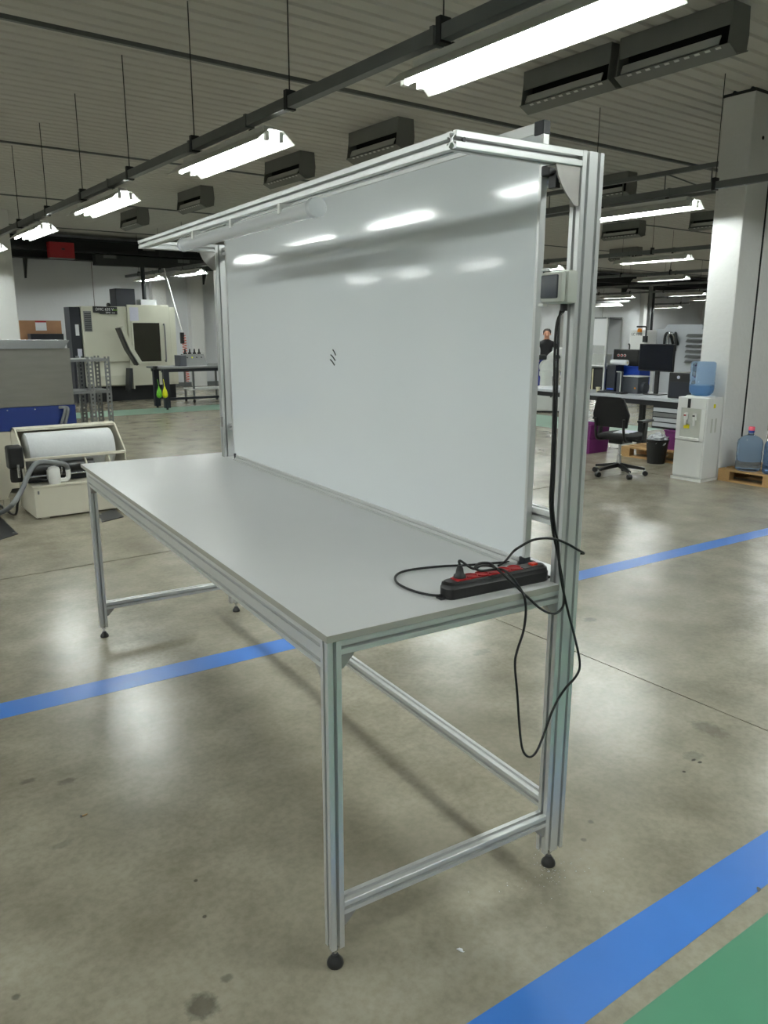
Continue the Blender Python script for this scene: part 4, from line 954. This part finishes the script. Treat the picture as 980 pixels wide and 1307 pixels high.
wbz = onz(773, 497, DKZ); t = wt('white_clamp', 'small white clamp block on the desk', 'clamp', (8.6, wbz.y, DKZ)); wp(t, 'jaw', MB().prism([(wbz.y-.06, DKZ), (wbz.y-.03, DKZ), (wbz.y-.03, DKZ+.05), (wbz.y+.03, DKZ+.05), (wbz.y+.03, DKZ), (wbz.y+.06, DKZ), (wbz.y+.06, DKZ+.08), (wbz.y-.06, DKZ+.08)], 8.58, 8.64, 'x'), WHITEPL); wp(t, 'knob', MB().cyl((8.61, wbz.y, DKZ+.08), (8.61, wbz.y, DKZ+.1), .015, 10), BLACKPL)
for (px, py, w_) in ((787, 500, .14), (772, 502, .16)):
    pz_ = onz(px, py, DKZ); t = wt('paper_sheet', 'white paper sheet lying flat on the desk' if px == 787 else 'white paper sheet on the desk by the clamp block', 'paper', (pz_.x, pz_.y, DKZ)); wp(t, 'leaf', MB().box(max(pz_.x, DKX+.01)-.0, pz_.y-w_, DKZ+.0005, max(pz_.x, DKX+.01)+.2, pz_.y+w_*.2, DKZ+.003), PAPER)

# swivel chair
ch = thing('office_chair', 'black swivel chair with armrests in front of the desk', 'chair', (6.82, 4.24, 0), math.radians(8))
for k in range(5):
    a = 2*PI*k/5+.3; c_, s_ = math.cos(a), math.sin(a)
    lg = part('base_arm', MB().prism([(.03, .10), (.30, .075), (.30, .10), (.03, .15)], -.02, .02, 'y').move(lambda p: Vector((p.x*c_-p.y*s_, p.x*s_+p.y*c_, p.z))), BLACKPL, ch)
    part('castor', MB().lathe([(0, -.024), (.03, -.024), (.032, -.018), (.032, .018), (.03, .024), (0, .024)], 0, 0, 0, 16, 'y').move(lambda p: Vector((.31*c_+p.x*c_-p.y*s_, .31*s_+p.x*s_+p.y*c_, p.z+.032))), BLACKPL, lg, 40)
    part('castor_fork', MB().cyl((.30*c_, .30*s_, .045), (.30*c_, .30*s_, .09), .012, 8), STEEL, lg)
part('gas_column', MB().lathe([(.028, .10), (.028, .24), (.018, .24), (.018, .40)], 0, 0, 0, 14), STEEL, ch, 40)
part('mechanism', MB().box(-.12, -.09, .39, .12, .09, .44, .01), BLACKPL, ch)
part('seat', loft([(.23*math.copysign(abs(math.cos(a))**.6, math.cos(a)), .24*math.copysign(abs(math.sin(a))**.6, math.sin(a))) for a in [2*PI*k/24 for k in range(24)]], [(.44, .01), (.455, 0), (.49, 0), (.51, .006), (.515, .012)]).move(lambda p: p+Vector((.02, 0, 0))), FABRIC, ch, 50)
bk = [(-.20, .60), (-.23, .75), (-.17, .93), (-.12, .95), (.12, .95), (.17, .93), (.23, .75), (.20, .60)]
part('backrest', MB().prism(bk, -.27, -.24, 'x').move(lambda p: Vector((p.x-.25*(p.z-.6)*.5+.35*p.y*p.y, p.y, p.z))), FABRIC, ch)
for s in (-1, 1): part('back_support', MB().tube([(-.05, s*.17, .43), (-.22, s*.18, .45), (-.27, s*.18, .56), (-.285, s*.18, .70)], .016, 8), BLACKPL, ch, 60)
for s in (-1, 1):
    ar = part('armrest', MB().box(-.12, s*.29-.035, .66, .16, s*.29+.035, .685, .008), BLACKPL, ch)
    part('arm_post', MB().prism([(-.02, .42), (.05, .42), (.07, .66), (.0, .66)], s*.29-.012, s*.29+.012, 'y'), BLACKPL, ar)
    part('arm_bracket', MB().box(-.02, min(s*.29, s*.12), .425, .05, max(s*.29, s*.12), .437), BLACKPL, ar)
sp_ = thing('seat_papers', 'white papers lying on the swivel chair seat', 'papers', (6.85, 4.22, .516), .3)
part('sheet', MB().box(-.12, -.09, .0, .13, .09, .006), PAPER, sp_); part('sheet', MB().box(-.06, -.12, .006, .15, .05, .01), PAPERV, sp_)

# bin, crates and pallet under the desk
bn = thing('waste_bin', 'black waste bin filled with a crumpled grey bag', 'bin', (7.95, 4.5, 0))
part('tub', MB().lathe([(.11, 0), (.14, .30), (.148, .305), (.148, .315), (.136, .315), (.106, .01), (0, .01)], 0, 0, 0, 24), BLACKPL, bn, 40)
bm = bmesh.new(); bmesh.ops.create_icosphere(bm, subdivisions=3, radius=1)
for v in bm.verts:
    k = 1+.28*math.sin(7*v.co.x+3*v.co.y)*math.cos(6*v.co.z+4*v.co.y)+random.uniform(-.09, .09); v.co = Vector((v.co.x*.12*k, v.co.y*.125*k, .30+v.co.z*.085*k))
me = bpy.data.meshes.new('crumpled_bag'); bm.to_mesh(me); bm.free(); me.materials.append(BAGM); link('crumpled_bag', me, bn)
def crate(x, y, z, w, l, h, label, m=PURPLE):
    t = thing('storage_crate', label, 'crate', (x, y, z))
    part('tub', MB().prism([(-l/2*.92, 0), (l/2*.92, 0), (l/2, h), (l/2-.012, h), (l/2*.92-.012, .01), (-l/2*.92+.012, .01), (-l/2+.012, h), (-l/2, h)], -w/2, w/2, 'x'), m, t)
    for s in (-1, 1): part('end_wall', MB().prism([(-l/2*.92, 0), (l/2*.92, 0), (l/2, h), (-l/2, h)], s*w/2-.006, s*w/2+.006, 'x'), m, t)
    part('rim', MB().box(-w/2-.02, -l/2-.01, h-.02, -w/2, l/2+.01, h, .003), m, t)
crate(8.05, 5.75, 0, .4, .5, .2, 'purple crate on the floor, bottom of the pair by the post')
crate(8.05, 5.75, .2, .4, .5, .2, 'purple crate stacked on another purple crate by the post')
pallet('pallet', 'wooden pallet on the floor under the desk', 8.08, 4.0, .8, 1.15)
crate(8.5, 4.45, .14, .4, .36, .26, 'purple crate on the pallet under the desk')

# grey machine far behind the desk
GX = 15.0
def gy_(px): return onx(px, 450, GX).y
def gz_(py): return onx(860, py, GX).z
g2 = wt('grey_lathe', 'pale grey machine tool with louvred panel behind the desk', 'machine', (GX+.8, (gy_(815)+gy_(900))/2, 0))
wp(g2, 'plinth', MB().box(GX+.1, gy_(905), 0, GX+1.6, gy_(815), .25), DARKSTEEL)
wp(g2, 'body', MB().box(GX, gy_(908), .25, GX+1.6, gy_(836), gz_(420)), CNCGREY)
wp(g2, 'top_cover', MB().prism([(gy_(843), gz_(420)), (gy_(848), gz_(414)), (gy_(891), gz_(414.5)), (gy_(891), gz_(420))], GX+.05, GX+1.5, 'x'), CNCGREY)
hd = wp(g2, 'headstock_cover', MB().box(GX-.35, gy_(836), .25, GX+1.2, gy_(814), gz_(421.5)), WHITEMET)
text('lettering', 'LC FINE', .085, BLACKTXT, hd, Vector((GX-.352, gy_(816), gz_(428.5)))-Vector(g2.location), (PI/2, 0, -PI/2))
lp = wp(g2, 'louvre_panel', MB().box(GX-.03, gy_(905), gz_(464), GX, gy_(874), gz_(421)), CNCGREY)
for k in range(6):
    za = gz_(426+k*6.6); wp(g2, 'louvre', MB().prism([(GX-.09, za-.05), (GX-.03, za), (GX-.03, za-.012), (GX-.085, za-.06)], gy_(904), gy_(876.5), 'y'), GALV, parent=lp)
for k, (pa_, pb_) in enumerate(((852, 858), (856, 862), (866, 864))):
    wp(g2, 'hose', MB().tube([(GX-.15, gy_(pa_), gz_(448)), (GX-.15, gy_(pa_), gz_(430)), (GX-.15, gy_((pa_+pb_)/2), gz_(425)), (GX-.1, gy_(pb_), gz_(430)), (GX, gy_(pb_), gz_(440))], .03, 8), DARKSTEEL if k != 1 else STEEL, 60)
wp(g2, 'coolant_arm', MB().tube([(GX-.4, gy_(836), gz_(432)), (GX-.4, gy_(836), gz_(419)), (GX-.4, gy_(834), gz_(417)), (GX-.4, gy_(824), gz_(417))], .02, 8), DARKSTEEL, 60)
wp(g2, 'orange_lamp', MB().lathe([(.05, 0), (.05, .06), (.03, .08)], GX-.38, gy_(827), gz_(424), 12), ORANGE, 40)
wp(g2, 'sight_glass', MB().box(GX-.40, gy_(837), gz_(437), GX-.35, gy_(832), gz_(429)), BLACKPL)

# robot on its cabinet, with a person behind it
rbz = onz(700, 527); rb_ = thing('robot_cabinet', 'low white cabinet carrying the white robot arm', 'cabinet', (rbz.x+.3, rbz.y+.25, 0), math.radians(-40))
part('carcass', MB().box(-.42, -.3, .03, .42, .3, .46, .008), WHITEMET, rb_); part('plinth', MB().box(-.4, -.28, 0, .4, .28, .03), DARKSTEEL, rb_)
for s in (-1, 1):
    d_ = part('door', MB().box(-.41 if s < 0 else .005, -.315, .05, -.005 if s < 0 else .41, -.3, .45), WHITEMET, rb_); part('knob', MB().cyl((s*.03, -.335, .33), (s*.03, -.315, .33), .015, 8), BLACKPL, d_)
part('worktop', MB().box(-.44, -.33, .46, .44, .32, .485), WHITEPL, rb_)
ro = thing('industrial_robot', 'white articulated robot standing on a low cabinet', 'robot', (rbz.x+.3, rbz.y+.25, .485), math.radians(-40))
part('pedestal', MB().lathe([(.17, 0), (.17, .04), (.13, .06), (.125, .24), (.15, .28), (.15, .36), (.12, .38)], -.1, 0, 0, 20), WHITEMET, ro, 40)
part('shoulder', MB().lathe([(.0, 0), (.13, 0), (.15, .02), (.15, .20), (.13, .22), (0, .22)], -.1, -.11, .45, 20, 'y'), WHITEMET, ro, 40)
part('upper_arm', MB().tube([(-.1, -.02, .45), (-.05, -.02, .60), (.08, -.02, .72), (.2, -.02, .74)], .095, 12), WHITEMET, ro, 60)
part('elbow', MB().lathe([(0, 0), (.10, 0), (.115, .02), (.115, .17), (.10, .19), (0, .19)], .2, -.115, .74, 18, 'y'), WHITEMET, ro, 40)
part('forearm', MB().tube([(.2, -.02, .74), (.27, -.02, .58), (.28, -.02, .42), (.26, -.02, .34)], .075, 12), WHITEMET, ro, 60)
part('joint_cover', MB().cyl((.1, -.14, .66), (.1, -.1, .66), .05, 14), DARKSTEEL, ro); part('gripper', MB().box(.2, -.06, .27, .32, .02, .34, .008), BLUECRATE, ro); part('arm_plate', MB().box(-.3, -.1, .60, -.12, .06, .70, .02), DARKSTEEL, ro)
cbx = thing('control_box', 'small dark control box with a red button beside the robot arm', 'control box', (rbz.x+.3+.16, rbz.y+.25-.30, .485), math.radians(-40))
part('case', MB().box(-.1, -.05, 0, .1, .05, .15, .006), SLATE, cbx); part('button', MB().lathe([(.03, 0), (.03, .03), (.02, .04)], 0, 0, .15, 12), REDPL, cbx, 40)

def person(loc, rz):
    J = {'pel': (0, 0, .93), 'sp1': (0, -.01, 1.08), 'sp2': (0, 0, 1.25), 'sp3': (0, .01, 1.40), 'nk': (0, .0, 1.47), 'nk2': (0, -.012, 1.53), 'hd': (0, -.02, 1.58), 'hd2': (0, -.015, 1.645), 'hd3': (0, -.005, 1.68)}
    V = []; E = []; R = []; idx = {}
    def v(n, p, r): idx[n] = len(V); V.append(p); R.append(r)
    rad = {'pel': (.155, .115), 'sp1': (.15, .11), 'sp2': (.165, .12), 'sp3': (.15, .105), 'nk': (.065, .065), 'nk2': (.058, .06), 'hd': (.068, .085), 'hd2': (.077, .094), 'hd3': (.06, .075)}
    for n in J: v(n, J[n], rad[n])
    ks = list(J); E += [(idx[a], idx[b]) for a, b in zip(ks, ks[1:])]
    for s, t in ((-1, 'l'), (1, 'r')):
        for n, p, r, par in (('hip', (s*.09, 0, .88), .09, 'pel'), ('kn', (s*.105, -.02, .50), .062, 'hip'), ('ank', (s*.11, .01, .09), .045, 'kn'), ('toe', (s*.125, -.15, .04), .036, 'ank'),
                             ('sh', (s*.19, 0, 1.385), .062, 'sp3'), ('el', (s*.25, .0, 1.11), .045, 'sh'), ('wr', (s*.20, -.23, 1.02), .028, 'el'), ('pm', (s*.185, -.30, 1.02), .026, 'wr')):
            v(n+t, p, (r, r)); E.append((idx[par if par in idx else par+t], idx[n+t]))
        for k, (dx, ln) in enumerate(((-.028, .062), (-.010, .075), (.010, .07), (.027, .055))):
            v('f%d%s' % (k, t), (s*.185+s*dx, -.30-ln*.55, 1.015), (.009, .009)); v('g%d%s' % (k, t), (s*.185+s*dx*1.1, -.30-ln, .995), (.007, .007))
            E += [(idx['pm'+t], idx['f%d%s' % (k, t)]), (idx['f%d%s' % (k, t)], idx['g%d%s' % (k, t)])]
        v('th'+t, (s*.185-s*.05, -.29, 1.01), (.010, .010)); E.append((idx['wr'+t], idx['th'+t]))
    me = bpy.data.meshes.new('person'); me.from_pydata(V, E, []); o = bpy.data.objects.new('person', me); COL.objects.link(o)
    md = o.modifiers.new('skin', 'SKIN'); md.use_smooth_shade = True
    for i, r in enumerate(R): me.skin_vertices[0].data[i].radius = r; me.skin_vertices[0].data[i].use_root = (i == 0)
    o.modifiers.new('sub', 'SUBSURF').levels = 2
    dg = bpy.context.evaluated_depsgraph_get(); ev = o.evaluated_get(dg); nm = bpy.data.meshes.new_from_object(ev)
    bpy.data.objects.remove(o)
    nm.materials.clear()
    for m_ in (SKIN, JACKET, SHIRTB, SHOEM): nm.materials.append(m_)
    for p in nm.polygons:
        c = p.center; hand = c.y < -.22 and .95 < c.z < 1.1
        p.material_index = 0 if (c.z > 1.485 or hand) else (3 if c.z < .1 else (2 if c.z < 1.12 else 1)); p.use_smooth = True
    b = link('person', nm); b.location = loc; b.rotation_euler = (0, 0, rz)
    hr = MB().lathe([(.082, -.03), (.092, .02), (.085, .06), (.055, .092), (0, .1)], 0, 0, 0, 20, cap=False).move(lambda p: Vector((p.x, p.y*1.12+.018, p.z+1.63+(.035 if p.y < -.03 else 0)*(1 if p.z < .05 else 0))))
    part('hair', hr, HAIRM, b, 60)
    for s in (-1, 1):
        part('eye', MB().lathe([(0, -.006), (.009, 0), (0, .006)], s*.03, -.096, 1.615, 8), EYEM, b, 60); part('ear', MB().lathe([(0, -.028), (.012, -.01), (.014, .01), (0, .028)], s*.079, .0, 1.605, 8), SKIN, b, 60)
    part('nose', MB().prism([(-.095, 1.61), (-.125, 1.575), (-.095, 1.565)], -.012, .012, 'x'), SKIN, b, 60); part('mouth', MB().box(-.025, -.1, 1.543, .025, -.088, 1.55, .003), LIPM, b)
    return b
pp = dist(694.5, 500, 18.0)
fac = math.atan2(CAM.x-pp.x, -(CAM.y-pp.y))
tag(person((pp.x, pp.y, 0), fac), 'person in a black jacket and blue workwear standing behind the white robot', 'person')

# crate beyond the column pair
cr_ = onz(985, 508); crate(cr_.x+.5, cr_.y, .55, .4, .6, .3, 'purple crate on a small wooden stand beyond the columns')
st = thing('wooden_stand', 'small wooden stand under a purple crate beyond the columns', 'stand', (cr_.x+.5, cr_.y, 0))
part('top', MB().box(-.3, -.4, .5, .3, .4, .55), WOOD, st)
for (a, b) in ((-.28, -.38), (.22, -.38), (-.28, .32), (.22, .32)): part('leg', MB().box(a, b, 0, a+.06, b+.06, .5), WOOD, st)

# white chips scattered round the foot of the near post
cp_ = tl(onz(700, 1112)); mb = MB()
for k in range(90):
    a = random.uniform(0, 2*PI); r_ = abs(random.gauss(0, .11)); c_ = T(cp_.x+r_*math.cos(a), cp_.y+r_*math.sin(a)*.8, .0004)
    z_ = random.uniform(.0008, .0024); b_ = random.uniform(0, 2*PI)
    q3 = [c_+Vector((z_*math.cos(b_+t_), z_*math.sin(b_+t_), 0)) for t_ in (0, 2.1, 4.2)]
    mb.add(q3+[c_+Vector((0, 0, z_))], [(0, 1, 2), (0, 1, 3), (1, 2, 3), (2, 0, 3)])
o = part('plaster_chips', mb, PAPER); tag(o, 'tiny white chips scattered around the foot of the post carrying the switch box', 'chips', kind='stuff')
